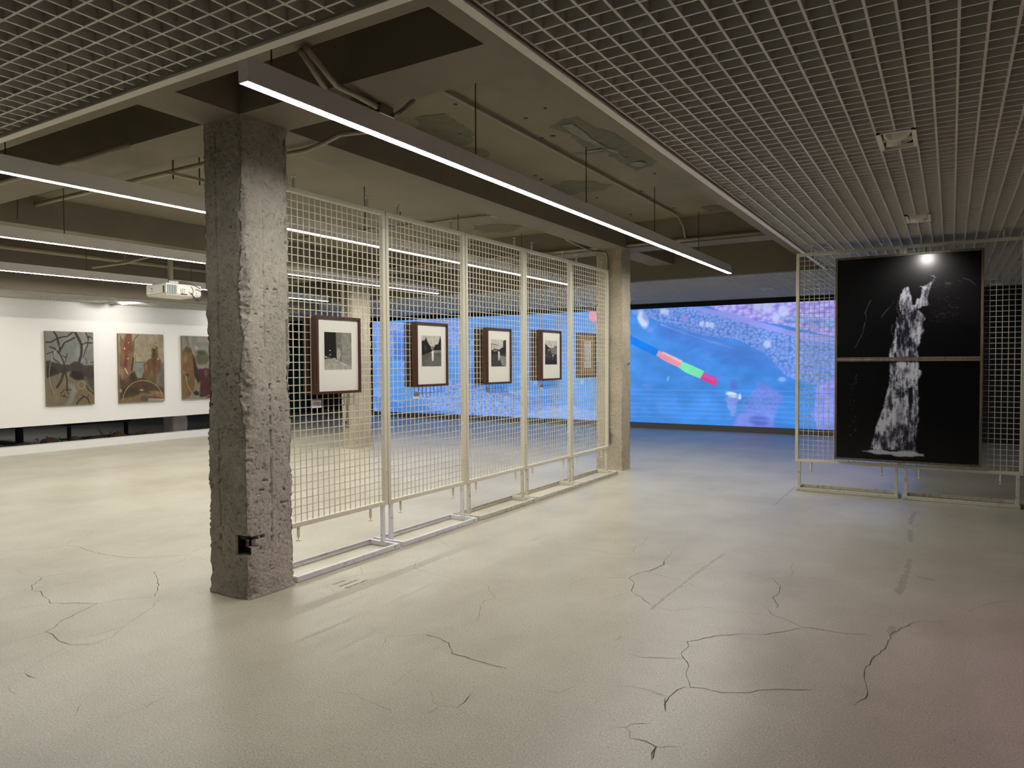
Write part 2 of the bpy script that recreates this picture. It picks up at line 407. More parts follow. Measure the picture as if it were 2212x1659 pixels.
faint = [A_([(420,533),(470,500),(540,480),(605,435)]), A_([(420,538),(300,548),(150,560),(0,572)]), A_([(800,612),(660,655),(540,680),(450,710),(275,738)]), A_([(105,695),(170,722),(275,735)]),
 A_([(1190,597),(1270,565),(1350,530)]), A_([(1190,597),(1270,610),(1350,632)]), A_([(1210,605),(1160,640),(1020,690)]), A_([(330,908),(180,930),(0,965)]), A_([(628,908),(760,885),(1000,865)]),
 A_([(1030,868),(990,930),(940,960),(865,1010),(800,1055),(720,1125),(600,1170),(460,1175),(330,1240),(230,1300),(150,1355),(60,1370),(0,1400)]), A_([(295,1093),(140,1140),(0,1180)]), A_([(1000,478),(930,505),(800,530),(640,560)]),
 A_([(750,1650),(800,1620),(920,1590),(1080,1500)]), A_([(470,1640),(500,1610),(530,1550)]), A_([(60,1440),(60,1470),(110,1495)]), A_([(1255,850),(1380,825)]),
 B_([(0,468),(250,420),(430,400),(585,380),(690,415),(860,455),(1000,470),(1065,500),(1070,530),(1110,580)]), B_([(585,380),(590,340),(625,315)]), B_([(740,195),(810,245)]), B_([(0,480),(60,525),(80,570)]), B_([(250,420),(235,370)]), B_([(540,140),(580,175)]),
 B_([(1970,445),(1820,440),(1680,450),(1580,485)]), B_([(2195,330),(2100,305),(2010,285),(1990,260),(2070,215),(2085,175)]), B_([(2010,285),(1850,290),(1700,255)]), B_([(2090,405),(2212,440)]), B_([(1985,535),(1880,565),(1790,590)]),
 B_([(1110,580),(1050,585),(1005,620),(1005,680),(990,720),(900,745)]), B_([(400,825),(640,810)]), B_([(400,820),(380,890)]), B_([(590,1025),(500,1090),(420,1140)]), B_([(80,1185),(210,1195),(275,1240),(370,1275),(440,1315)]), B_([(685,1165),(700,1240),(740,1270),(860,1280),(930,1330)]), B_([(740,1270),(680,1315),(630,1325)]),
 B_([(1850,1135),(1980,1145),(2060,1160),(2212,1205)]), B_([(1960,930),(2040,955),(2212,960)]), B_([(1380,1165),(1530,1185),(1620,1145)]), B_([(1830,1395),(1945,1410),(1990,1385),(2100,1385)]), B_([(2145,1535),(2212,1525)]),
 C_([(0,415),(95,437),(140,395),(145,370)]), C_([(98,458),(250,468),(350,450)]), C_([(0,508),(210,560),(310,610)]), C_([(490,375),(600,368),(735,395)]), C_([(540,505),(640,530),(730,545),(850,530),(950,545),(1150,560)]), C_([(850,530),(845,470),(860,450)]), C_([(40,715),(160,735),(320,708),(500,742),(700,760)]),
 C_([(230,918),(170,910)]), C_([(0,1010),(200,1010)]), C_([(0,1210),(125,1240)]), C_([(1570,800),(1700,797),(1795,792)]), C_([(1870,740),(2010,690),(2150,672)]), C_([(45,1540),(200,1532)]), C_([(670,700),(705,725)])]
mc = MB()
for p in dark: ribbon(mc, p, .0046, .0009, .007)
o = mc.build('crack', M_crack, fl); o['kind'] = 'stuff'; o['label'] = 'dark wandering cracks in the concrete'
mc = MB()
for p in faint: ribbon(mc, p, .0030, .0007, .007)
o = mc.build('hairline_crack', M_crackf, fl); o['kind'] = 'stuff'; o['label'] = 'faint hairline cracks in the concrete'
mc = MB()
for p, w_ in ((C_([(455,395),(380,445),(300,500),(200,580)]), .028), (C_([(200,580),(90,660),(10,730)]), .02), (B_([(1920,820),(1885,848)]), .03), (C_([(870,0),(740,115)]), .02), (C_([(1570,150),(1540,225)]), .05), (C_([(1540,255),(1545,330)]), .05), (C_([(1540,425),(1520,520)]), .04), (C_([(1515,520),(1490,590),(1475,640)]), .05), (C_([(1440,820),(1425,880)]), .05), (C_([(1575,525),(1690,560)]), .05), (A_([(520,412),(620,403)]), .012), (A_([(540,1130),(800,1060)]), .012)):
    ribbon(mc, p, w_, .0005, .007)
o = mc.build('scuff_mark', M_scuff, fl); o['kind'] = 'stuff'; o['label'] = 'grey rubbed scuff marks on the concrete'
# lettering stencilled on the floor in front of the mesh screens
pt = onZ(748, 1271.5, 0); pe = onZ(796, 1251, 0)
for i, (txt, u, v, wd) in enumerate((('박아람', 723, 1264, None), ('Areca Park', 736.5, 1267.5, None), ('@areca_park', 748, 1271.5, None))):
    cu = bpy.data.curves.new('lettering', 'FONT'); cu.body = txt; L3 = (pe-pt).length; cu.size = L3/5.9
    p = onZ(u, v, 0); to = bpy.data.objects.new('tmp', cu); COL.objects.link(to); bpy.context.view_layer.update()
    me = bpy.data.meshes.new_from_object(to.evaluated_get(bpy.context.evaluated_depsgraph_get())); bpy.data.objects.remove(to)
    me.materials.clear(); me.materials.append(M_crack); lo = bpy.data.objects.new('lettering', me); COL.objects.link(lo)
    lo.location = (p.x, p.y, .001); lo.rotation_euler = (0, 0, math.radians(90)); lo.parent = fl; lo['label'] = 'small dark name lettering printed on the concrete'

# damp stains and old fixings on the slab
def patch(m, pts, z, rough=.03, seed=1):
    P = [onZ(u, v, z) for u, v in pts]; c = sum(P, Vector())/len(P); R_ = random.Random(seed); out = []
    for a, b in zip(P, P[1:]+P[:1]):
        k = max(2, int((b-a).length/.05))
        for i in range(k):
            q = a.lerp(b, i/k); d = (q-c).normalized(); out.append(q+d*R_.uniform(-rough, rough))
    n0 = len(m.v); m.v.append((c.x, c.y, z)); m.v += [(q.x, q.y, z) for q in out]; k = len(out)
    for i in range(k): m.f.append([n0, n0+1+(i+1) % k, n0+1+i])
def D_(pts): return [(900+u*.31646, 100+v*.31646) for u, v in pts]
cl = [o for o in bpy.data.objects if o.name == 'ceiling'][0]
ms = MB()
zs_ = ZS-.0015
for i, q in enumerate(([(915,555),(990,495),(1100,480),(1200,545),(1290,590),(1350,640),(1280,690),(1230,700),(1150,690),(1040,600)], [(1230,560),(1360,590),(1500,680),(1640,760),(1630,810),(1500,850),(1400,800),(1290,720),(1210,640)], [(1070,730),(1180,705),(1300,700),(1280,720),(1150,745)],
    [(0,480),(200,460),(310,545),(400,600),(370,660),(260,700),(130,690),(0,640)], [(230,690),(400,680),(510,740),(440,790),(300,790)], [(860,980),(1000,920),(1180,915),(1330,945),(1280,990),(1120,1000),(950,1030)], [(380,1230),(520,1215),(720,1225),(640,1270),(450,1275)], [(1940,1095),(2050,1085),(2130,1110),(1990,1130)])):
    patch(ms, D_(q), zs_-i*.0004, .03, i)
o = ms.build('damp_stain', M_stain, cl); o['kind'] = 'stuff'
ms = MB()
for i, q in enumerate(([(990,540),(1060,530),(1130,575),(1180,620),(1250,665),(1290,690),(1240,690),(1150,640),(1060,595)], [(1290,690),(1370,710),(1390,735),(1310,715)], [(1150,715),(1250,700),(1280,708),(1170,728)], [(1380,740),(1440,770),(1400,765)], [(1460,800),(1520,785),(1575,800),(1540,822),(1480,822)])):
    patch(ms, D_(q), zs_-.005-i*.0004, .012, i+20)
o = ms.build('peeled_paint', M_stain2, cl); o['kind'] = 'stuff'
ms = MB()
for q in ((265,395), (855,625), (930,612), (878,422), (295,595), (852,907), (810,882), (1535,987), (1230,1033), (1465,1148), (1625,868), (1210,1120), (1755,1103), (745,490), (1360,545)):
    p = onZ(900+q[0]*.31646, 100+q[1]*.31646, ZS); ms.tube([(p.x, p.y, ZS-.006), (p.x, p.y, ZS+.002)], rnd.uniform(.012, .024), 10)
o = ms.build('old_fixing', M_pipeD, cl); o['kind'] = 'stuff'

# ------------------------------------------------------------------ rough concrete columns
def column(x0, x1, y0, y1, ztop, step, amp, seed, chips=(), holes=(), m=M_conc, grooves=()):
    """square shaft, displaced by layered noise; edges eroded more than faces"""
    rs = RS(seed); nz_ = int(ztop/step); wx, wy = x1-x0, y1-y0; nx = max(3, int(wx/step)); ny = max(3, int(wy/step))
    per = [(i/nx, 0) for i in range(nx)]+[(1, i/ny) for i in range(ny)]+[(1-i/nx, 1) for i in range(nx)]+[(0, 1-i/ny) for i in range(ny)]
    per = np.array(per); N = len(per); cx, cy = (x0+x1)/2, (y0+y1)/2
    px = x0+per[:, 0]*wx; py = y0+per[:, 1]*wy
    ex = (per[:, 0]-.5)*2; ey = (per[:, 1]-.5)*2
    nxv = np.where(np.abs(ex) >= .999, np.sign(ex), 0.0); nyv = np.where(np.abs(ey) >= .999, np.sign(ey), 0.0)
    ln = np.hypot(nxv, nyv); nxv /= ln; nyv /= ln
    edge = np.minimum(np.abs(ex), np.abs(ey)); d_e = (1-edge)*wx/2           # distance to the nearest arris
    def field(cell, sd):
        r = RS(sd); gy = int(ztop/cell)+3; gx = max(4, int((2*(wx+wy))/cell)); g = r.rand(gy, gx); g = np.c_[g, g[:, :1]]
        return up(g, nz_+1, N+1)[:, :N]
    f = field(.35, seed+1)*.45+field(.09, seed+2)*.28+field(.035, seed+3)*.22+field(.012, seed+4)*.30
    f = f-f.mean()
    pits = np.clip(field(.013, seed+5)-.80, 0, 1)*5; pits2 = np.clip(field(.028, seed+6)-.84, 0, 1)*6*field(.2, seed+16)
    D = amp*f-pits*.010-pits2*.022
    er = np.exp(-(d_e/.018)**2)[None]; er2 = np.exp(-(d_e/.045)**2)[None]
    D = D-er*(.003+.030*np.clip(field(.07, seed+7)-.55, 0, 1)+.030*np.clip(field(.018, seed+8)-.5, 0, 1))-er2*.06*np.clip(field(.16, seed+9)-.70, 0, 1)
    z = np.linspace(0, ztop, nz_+1)[:, None]
    for (ccx, ccy, zz, hz, dep, wd) in chips:
        g = np.exp(-(np.hypot(px-ccx, py-ccy)[None]/wd)**2)*np.clip(1-np.abs(z-zz)/hz, 0, 1)**.6
        D = D-dep*g*(.55+.9*field(.03, seed+11))
    for (gx, gy, g0, g1, dep) in grooves:
        D = D-dep*np.exp(-(np.hypot(px-gx, py-gy)[None]/.006)**2)*((z > g0) & (z < g1))*np.clip(field(.03, seed+13)*1.8-.5, 0, 1)
    D = D+.012*np.exp(-(z/.03)**2)                                              # mortar collar at the foot
    D = D*np.clip((ztop-z)/.03, .0, 1)
    X = px[None]+nxv[None]*D; Y = py[None]+nyv[None]*D; Z = np.repeat(z, N, 1)
    for (hx0, hx1, hy0, hy1, hz0, hz1, vx, vy) in holes:
        k = (px[None] > hx0) & (px[None] < hx1) & (py[None] > hy0) & (py[None] < hy1) & (Z > hz0) & (Z < hz1)
        X = X+k*vx; Y = Y+k*vy
    co = np.stack([X, Y, Z], -1).reshape(-1, 3)
    i, j = np.meshgrid(np.arange(N), np.arange(nz_)); a = j*N+i; b = j*N+(i+1) % N
    fs = np.stack([a, b, b+N, a+N], -1).reshape(-1, 4)
    me = bpy.data.meshes.new('concrete_column'); me.vertices.add(len(co)); me.vertices.foreach_set('co', co.reshape(-1))
    me.loops.add(len(fs)*4); me.polygons.add(len(fs)); me.loops.foreach_set('vertex_index', fs.reshape(-1)); me.polygons.foreach_set('loop_start', np.arange(len(fs))*4)
    me.update(calc_edges=True); me.materials.append(m)
    o = bpy.data.objects.new('concrete_column', me); COL.objects.link(o); return o
COLG = 'raw concrete columns of the gallery'
hz = lambda v: v
c1_ = column(-4.165, -3.785, 2.945, 3.315, ZB, .005, .012, 7,
    chips=[(-3.785, 2.945, 1.95, .30, .05, .05), (-3.785, 2.945, 1.32, .28, .055, .05), (-3.785, 2.945, 2.45, .22, .03, .03), (-3.785, 2.945, .02, .12, .02, .06), (-3.785, 3.315, 1.4, .1, .02, .03)],
    holes=[(-3.90, -3.775, 2.9, 2.97, .285, .41, 0, .085), (-3.80, -3.7, 2.96, 3.01, .33, .40, -.05, 0), (-3.80, -3.7, 2.96, 3.075, .375, .40, -.05, 0)],
    grooves=[(-4.05, 2.945, .25, 1.15, .035), (-4.04, 2.945, 1.5, 3.0, .012), (-3.785, 3.14, .3, 1.4, .03), (-3.785, 3.10, 1.6, 2.9, .010), (-3.785, 3.285, 2.3, 3.0, .04), (-3.785, 3.29, 1.4, 1.8, .03)])
tag(c1_, 'tall chipped raw concrete column in the foreground with a square hole near its foot', 'column', COLG)
c2_ = column(-4.262, -3.872, 9.20, 9.51, ZB, .012, .012, 21, m=M_conc2)
tag(c2_, 'pitted concrete column at the far end of the mesh screens, before the video wall', 'column', COLG)
c3_ = column(-9.23, -8.955, 9.22, 9.70, ZB, .016, .014, 33, m=M_conc2)
tag(c3_, 'broken-faced concrete column seen through the nearest mesh screen', 'column', COLG)
c4_ = column(-14.25, -13.9, 9.02, 9.36, ZB, .03, .01, 41)
tag(c4_, 'pale column foot seen through the slot under the white wall', 'column', COLG)
def rebar(parent):
    MB().box(-3.897, -3.822, 3.0, 3.02, .287, .40).box(-3.897, -3.89, 2.962, 3.0, .287, .40).build('recess_shade', M_blk, parent)  # black boxes set inside the hole, painting in its shade
    m = MB().box(-3.885, -3.80, 2.955, 3.0, .398, .412); m.build('rusty_plate', paint('rust', 60, 42, 30, .6, .8), parent)
rebar(c1_)

# ------------------------------------------------------------------ things on the ceiling
def linear_light(X, label):
    y0, y1 = 2.17, 10.56; zb = 2.785
    t = thing('linear_light', (X, y0, zb), label, 'light', 'suspended linear lights')
    MB().box(X, X+.062, y0, y1, zb+.004, zb+.115).box(X, X+.003, y0, y1, zb, zb+.004).box(X+.059, X+.062, y0, y1, zb, zb+.004).box(X-.001, X+.063, y0-.003, y0, zb-.001, zb+.116).build('housing', M_al, t, bevel=.002)
    MB().box(X+.007, X+.055, y0+.002, y1-.002, zb-.0006, zb+.0035).build('diffuser', M_tube, t)
    for y in (2.33, 4.04, 5.76, 7.47, 9.05): MB().tube([(X+.031, y, zb+.11), (X+.031, y, ZS)], .0045, 6).build('suspension_rod', M_pipeD, t)
    return t
linear_light(-2.794, 'long glowing white linear light nearest the camera, in front of the mesh screens')
linear_light(-5.422, 'glowing linear light just behind the mesh screens, highest of those crossing behind the near column')
linear_light(-8.123, 'middle glowing linear light of the three behind the near column, above the projector')
linear_light(-10.964, 'farthest and lowest glowing linear light, behind the projector')

def downlight(rect, z, label, lit=0, aim=None, two=True):
    x0, x1, y0, y1 = rect; cx = (x0+x1)/2
    t = thing('downlight', (cx, (y0+y1)/2, z), label, 'light', 'recessed twin downlights')
    b = .024
    MB().box(x0, x0+b, y0, y1, z-.008, z+.02).box(x1-b, x1, y0, y1, z-.008, z+.02).box(x0, x1, y0, y0+b*.5, z-.008, z+.02).box(x0, x1, y1-b*.5, y1, z-.008, z+.02).box(x0+b, x1-b, (y0+y1)/2-.004, (y0+y1)/2+.004, z-.006, z+.01).build('trim_frame', M_trim, t)
    MB().box(x0+.004, x1-.004, y0+.004, y1-.004, z+.10, z+.11).box(x0+.004, x0+.01, y0, y1, z+.02, z+.1).box(x1-.01, x1-.004, y0, y1, z+.02, z+.1).box(x0, x1, y0+.002, y0+.008, z+.02, z+.1).box(x0, x1, y1-.008, y1-.002, z+.02, z+.1).build('recess_box', M_blk, t)
    for i, yy in enumerate(((y0*.73+y1*.27), (y0*.27+y1*.73))):
        on = lit and i == lit-1
        ax = Vector((.15, .5 if i else -.35, -1)).normalized()
        if on and aim is not None: ax = (Vector(aim)-Vector((cx, yy, z))).normalized()
        c = Vector((cx, yy, z+.035)); R_ = (x1-x0)/2-.03
        m = MB(); m.tube([c-ax*.05, c-ax*.01, c+ax*.03, c+ax*.03, c-ax*.0], [R_*.8, R_, R_, R_*.82, R_*.7], 20, cap=True)
        lh = m.build('lamp_head', M_plastic if not on else M_trim, t, smooth=False)
        if on:
            e = c+ax*.006; MB().tube([e-ax*.003, e+ax*.003], R_*.68, 20).build('lamp_lens', M_lamp, lh)
    return t
downlight(DL[0], ZG, 'unlit twin downlight with tilted white rings, nearest in the right ceiling grid')
PCEN = (-.42, 8.66, 1.75)
downlight(DL[1], ZG, 'lit downlight in the ceiling grid above the waterfall picture', 2, PCEN)
downlight(DL[2], ZG, 'unlit downlight in the far ceiling grid, right of the far column above the video wall')
downlight(DL[3], ZG, 'small dark downlight close beside the far column, over the video wall')
downlight(DL[4], ZG, 'dark downlight in the far grid seen through the mesh screens')
downlight(LDL, 2.63, 'lit downlight in the low grid above the three paintings', 1, (-13.37, 7.0, 1.6))
def spot(name, loc, aim, power, ang, blend=.6, color=(1, .95, .88), rad=.04):
    l = bpy.data.lights.new(name, 'SPOT'); l.energy = power; l.spot_size = math.radians(ang); l.spot_blend = blend; l.color = color; l.shadow_soft_size = rad
    o = bpy.data.objects.new(name, l); COL.objects.link(o); o.location = loc
    o.rotation_euler = (Vector(aim)-Vector(loc)).to_track_quat('-Z', 'Y').to_euler(); return o
spot('picture_spot', (-.25, 7.80, 2.70), (-.3, 8.7, 2.0), 36, 80, .7, (1, .95, .88), .05)
for y, py in ((2.0, 2.4), (4.7, 5.0), (7.42, 7.4), (10.1, 9.8)): spot('wall_spot', (-12.45, y, 2.60), (-13.4, py, 1.7), 34, 160, .9, (1, .97, .92), .03)
area('slot_fill_light', (-16.4, 7.2, 2.5), (-16.4, 7.2, 0), (.3, 2.0), 14, (.95, .97, 1.0))  # added unseen fill light, brightens the dim space behind the white wall

def pipe(name, pts, r, m, label, cat, group=None, extra=None):
    o = MB().tube(pts, r, 10).build(name, m, smooth=True); tag(o, label, cat, group); return o
CG = 'painted conduits under the slab'
pipe('conduit', [(-3.0, YA1+.0, 3.375), (-3.0, 4.05, 3.375), (-3.0, 6.2, 3.375), (-3.0, 8.75, 3.375), (-3.0, 8.95, 3.36), (-3.0, 9.16, 3.28), (-2.98, 9.19, 3.12)], .014, M_pipe, 'thin straight conduit along the stained slab right of the nearest linear light', 'pipe', CG)
pipe('conduit', [(-4.86, 3.4, 3.37), (-4.86, 7.44, 3.37), (-4.85, 7.49, 3.37)], .016, M_pipe, 'conduit running left of the main beam from the near column to the junction box', 'pipe', CG)
pipe('conduit', [(-4.72, 7.72, 3.36), (-4.45, 8.2, 3.30), (-4.28, 8.35, 3.10), (-4.25, 9.0, 3.04), (-4.09, 9.14, 3.02), (-4.075, 9.175, 2.95), (-4.075, 9.18, 1.0), (-4.075, 9.18, .52)], .016, M_steel, 'conduit bending down the front of the far column to a socket', 'pipe', CG)
pipe('conduit', [(-4.98, 7.6, 3.37), (-6.1, 7.56, 3.37), (-7.34, 7.45, 3.37), (-8.7, 7.45, 3.37)], .016, M_pipe, 'conduit running left across the slab behind the mesh tops', 'pipe', CG)
pipe('conduit', [(-4.9, 9.195, 3.10), (-8.5, 9.195, 3.10)], .02, M_pipe, 'conduit along the far cross beam left of the far column', 'pipe', CG)
pipe('conduit', [(-4.9, 9.195, 3.10), (-1.98, 9.195, 3.10)], .02, M_pipe, 'conduit along the far cross beam right of the far column', 'pipe', CG)
a_ = [onZ(u, v, 3.03) for u, v in ((650, 110), (712, 205), (735, 215), (764, 226))]
pipe('flexible_conduit', a_, .017, M_pipe, 'left one of two grey pipes bending down to the ceiling junction boxes', 'pipe')
a_ = [onZ(u, v, 3.03) for u, v in ((662, 104), (728, 185), (760, 200), (813, 230))]
pipe('flexible_conduit', a_, .017, M_pipe, 'right one of two grey pipes bending down to the ceiling junction boxes', 'pipe')
a_ = [onZ(u, v, zz) for u, v, zz in ((848, 249, 3.02), (860, 246, 3.02), (872, 237, 3.08), (893, 217, 3.2))]
pipe('flexible_conduit', a_, .016, M_pipe, 'short curved pipe rising right of the square junction box', 'pipe')
a_ = [onZ(u, v, zz) for u, v, zz in ((828, 262, 3.0), (840, 265, 2.99), (840, 275, 2.99), (800, 283, 3.0), (760, 287, 3.02), (735, 290, 3.02), (700, 309, 3.02), (660, 325, 3.02), (618, 333, 3.02))]
pipe('flexible_conduit', a_, .017, M_pipe, 'sagging pipe passing behind the near linear light toward the near column', 'pipe')
p = onZ(778, 241, 2.998)
t = thing('junction_box', (p.x, p.y, 3.0), 'octagonal junction box with round white cover beside the near linear light', 'junction box', 'ceiling junction boxes')
MB().tube([(p.x, p.y, 3.0), (p.x, p.y, 3.06)], .062, 8).build('body', M_steel, t); MB().tube([(p.x, p.y, 2.996), (p.x, p.y, 3.0)], .066, 24).build('cover', M_trim, t)
p = onZ(820, 253, 2.998)
t = thing('junction_box', (p.x, p.y, 3.0), 'square junction box with white cover plate beside the near linear light', 'junction box', 'ceiling junction boxes')
MB().box(p.x-.06, p.x+.06, p.y-.06, p.y+.06, 3.0, 3.06).build('body', M_steel, t, bevel=.004); MB().box(p.x-.064, p.x+.064, p.y-.064, p.y+.064, 2.996, 3.0).build('cover', M_trim, t)
t = thing('junction_box', (-4.86, 7.58, 3.33), 'small steel junction box where conduits meet above the mesh screens', 'junction box', 'ceiling junction boxes')
MB().box(-4.93, -4.72, 7.50, 7.66, 3.33, 3.40).build('body', M_steel, t, bevel=.004)
WG = 'painted water pipes'
p0, p1 = onZ(73, 360, 3.0), onZ(265, 312, 3.0)
pipe('water_pipe', [(-9.2, 2.83, 3.0), (p1.x, 2.83, 3.0)], .022, M_pipe, 'capped pipe along the near cross beam at upper left', 'pipe', WG)
pipe('water_pipe', [(-9.9, 4.07, 3.3), (-3.99-.2, 4.07, 3.3)], .024, M_pipe, 'pipe crossing the slab behind the second linear light to the near column', 'pipe', WG)
pipe('water_pipe', [(-9.3, 2.6, 3.10), (-9.3, 5.2, 3.10), (-9.3, 8.2, 3.10), (-9.3, 9.1, 3.08)], .026, M_pipe, 'pipe following the second main beam above the projector', 'pipe', WG)
pipe('water_pipe', [(-11.55, 2.6, 3.2), (-11.55, 9.1, 3.2)], .035, M_pipe, 'pipe along the left fascia beyond the third linear light', 'pipe', WG)
bp = [onX(200, 577, -10.2), onX(270, 568, -10.2), onX(330, 552, -10.0), onX(420, 545, -9.9)]
m = MB().tube(bp, .022, 10)
for q_ in (bp[1], bp[3]): m.tube([q_, (q_.x, q_.y, ZS)], .006, 6)
tag(m.build('water_pipe', M_pipe, smooth=True), 'bent pipe on two thin hangers above the projector', 'pipe', WG)
# pipe hanger
t = thing('pipe_hanger', (-6.3, 4.07, 3.24), 'channel hanger on two threaded rods left of the near column', 'bracket')
q0, q1 = onX(372, 372, -6.35), onX(439, 384, -5.95)
h0, h1 = onZ(374, 375, 3.20), onZ(431, 388, 3.20); e_ = (h1-h0).normalized()*.05
MB().tube([h0-e_, h1+e_], .019, 4).build('channel', M_pipe, t)
for h_ in (h0, h1): MB().tube([(h_.x, h_.y, 3.15), (h_.x, h_.y, ZS)], .007, 6).build('threaded_rod', M_pipeD, t)
# thin rods hanging in the left bay
for i, (u, v0, v1, X, lab) in enumerate(((38, 424, 474, -8.7, 'short thin rod hanging at the far left under the beam'), (790, 398, 470, -5.8, 'thin rod hanging above the joint of the two nearest mesh screens'), (864, 418, 500, -5.9, 'thin rod hanging above the second mesh screen'))):
    a, b = onX(u, v0, X), onX(u, v1, X); pipe('hanging_rod', [(a.x, a.y, ZS), (b.x, b.y, b.z)], .006, M_pipeD, lab, 'rod', 'thin rods hanging from the slab')
# sockets on the columns
def socket(x, y, z, lab):
    t = thing('wall_socket', (x, y, z), lab, 'socket')
    MB().box(x-.035, x+.035, y-.045, y, z-.075, z+.075).build('box', M_steel, t, bevel=.003)
    MB().tube([(x, y-.052, z+.03), (x, y-.045, z+.03)], .02, 14).tube([(x, y-.052, z-.03), (x, y-.045, z-.03)], .02, 14).build('outlet', M_blk, t)
socket(-4.075, 9.19, .45, 'grey double socket low on the far column beside the last mesh screen')
socket(-9.07, 9.21, .44, 'grey socket low on the column behind the nearest mesh screen')
pipe('conduit', [(-9.07, 9.19, .5), (-9.07, 9.19, 1.5), (-9.07, 9.19, 3.05)], .018, M_steel, 'grey conduit up the face of the column behind the nearest mesh screen', 'pipe', CG)
tag(MB().tube([(-3.83, 9.3, 1.47), (-3.78, 9.24, 1.485)], .008, 6).build('bolt', M_pipeD), 'rusty bolt sticking out of the far column at picture height', 'bolt')
# ================================================================== MESH SCREENS
def loc_build(m, name, mt, parent, bevel=0): 
    o = m.build(name, mt, None, bevel); o.parent = parent; return o
def mesh_screen(L, base_y, mf, mb, label, group, origin, rot):
    t = thing('mesh_screen', origin, label, 'mesh screen', group); t.rotation_euler = (0, 0, rot)
    z0, z1, b = .338, 2.742, .034
    f = MB().box(0, b, -.02, .02, z0, z1).box(L-b, L, -.02, .02, z0, z1).box(b, L-b, -.02, .02, z0, z0+b).box(b, L-b, -.02, .02, z1-b, z1)
    loc_build(f, 'frame', mf, t, .003)
    g = MB(); nx, nz_ = 18, 42; r = .0027
    for i in range(nx):
        x = b+(L-2*b)*(i+1)/(nx+1); g.box(x-r, x+r, -r-.0032, r-.0032, z0+.01, z1-.01)
    for j in range(nz_):
        z = z0+b+(z1-z0-2*b)*(j+1)/(nz_+1); g.box(.01, L-.01, -r+.0027, r+.0027, z-r, z+r)
    loc_build(g, 'wire_mesh', mf, t)
    for x in (.03, L-.06): loc_build(MB().box(x, x+.03, -.015, .015, .038, z0+.004), 'leg', mb, t, .002)
    y0, y1 = base_y
    q = MB().box(.012, L-.022, y0, y0+.03, 0.002, .04).box(.012, L-.022, y1-.03, y1, 0.002, .04).box(.012, .042, y0+.03, y1-.03, 0.002, .04).box(L-.052, L-.022, y0+.03, y1-.03, 0.002, .04)
    loc_build(q, 'base_frame', mb, t, .003)
    for x in (.17, L-.19):
        loc_build(MB().tube([(x, 0, z0+.002), (x, 0, z0-.072)], .011, 10).tube([(x, 0, z0-.07), (x, 0, z0-.094)], .0045, 8).tube([(x, 0, z0-.094), (x, 0, z0-.101)], .018, 12), 'levelling_foot', mf, t)
        loc_build(MB().tube([(x, 0, z1-.002), (x, 0, z1+.06)], .011, 10).tube([(x, 0, z1+.06), (x, 0, z1+.082)], .0045, 8).tube([(x, 0, z1+.080), (x, 0, z1+.087)], .018, 12), 'levelling_foot', mf, t)
    for z in ((.62, 2.60) if rot else ()): loc_build(MB().tube([(L-.04, -.026, z), (L+.012, -.026, z+.003), (L+.012, -.08, z+.018)], .0022, 5), 'cable_tie', M_trim, t)
    return t
PX = -3.967
LP = 1.105
names5 = ['cream mesh screen nearest the camera, touching the foreground column', 'second mesh screen from the foreground column, with white base frame', 'middle of the five mesh screens in the long row', 'fourth mesh screen from the foreground column', 'last mesh screen of the row, ending at the far column']
Ys = [3.352, 4.466, 5.594, 6.707, 7.815]
for i, (y, lab) in enumerate(zip(Ys, names5)):
    # local x runs along +Y, local y points to -X
    mesh_screen(LP if i != 1 else 1.11, (-.165, .165), M_cream, M_whiteR if i < 2 else M_creamR, lab, 'mesh screens in the long row', (PX, y, 0), math.radians(90))
RY = 8.80
mesh_screen(1.083, (-.035, .29), M_cream, M_creamR, 'left one of the two mesh screens that carry the waterfall pictures', 'mesh screens behind the waterfall', (-1.538, RY, 0), 0)
mesh_screen(1.083, (-.035, .29), M_cream, M_creamR, 'right one of the two mesh screens that carry the waterfall pictures', 'mesh screens behind the waterfall', (-.452, RY, 0), 0)

# ================================================================== FRAMED PHOTOGRAPHS
def box_frame(m, X0, X1, y0, y1, z0, z1, b):
    return m.box(X0, X1, y0, y0+b, z0, z1).box(X0, X1, y1-b, y1, z0, z1).box(X0, X1, y0+b, y1-b, z0, z0+b).box(X0, X1, y0+b, y1-b, z1-b, z1)
def framed(y0, y1, z0, z1, pic, label):
    t = thing('framed_photograph', (-3.92, (y0+y1)/2, z0), label, 'picture', 'framed photographs on the mesh screens')
    box_frame(MB(), -3.944, -3.89, y0, y1, z0, z1, .02).build('frame', M_wal, t, bevel=.0015)
    MB().box(-3.940, -3.904, y0+.01, y1-.01, z0+.01, z1-.01).build('mat_board', M_mat, t)
    w_, h_ = y1-y0, z1-z0
    pic.surface('photo', (-3.9025, y0+.19*w_, z1-.205*h_), (0, .61*w_, 0), (0, 0, -.48*h_), M_photo, t)
    return t
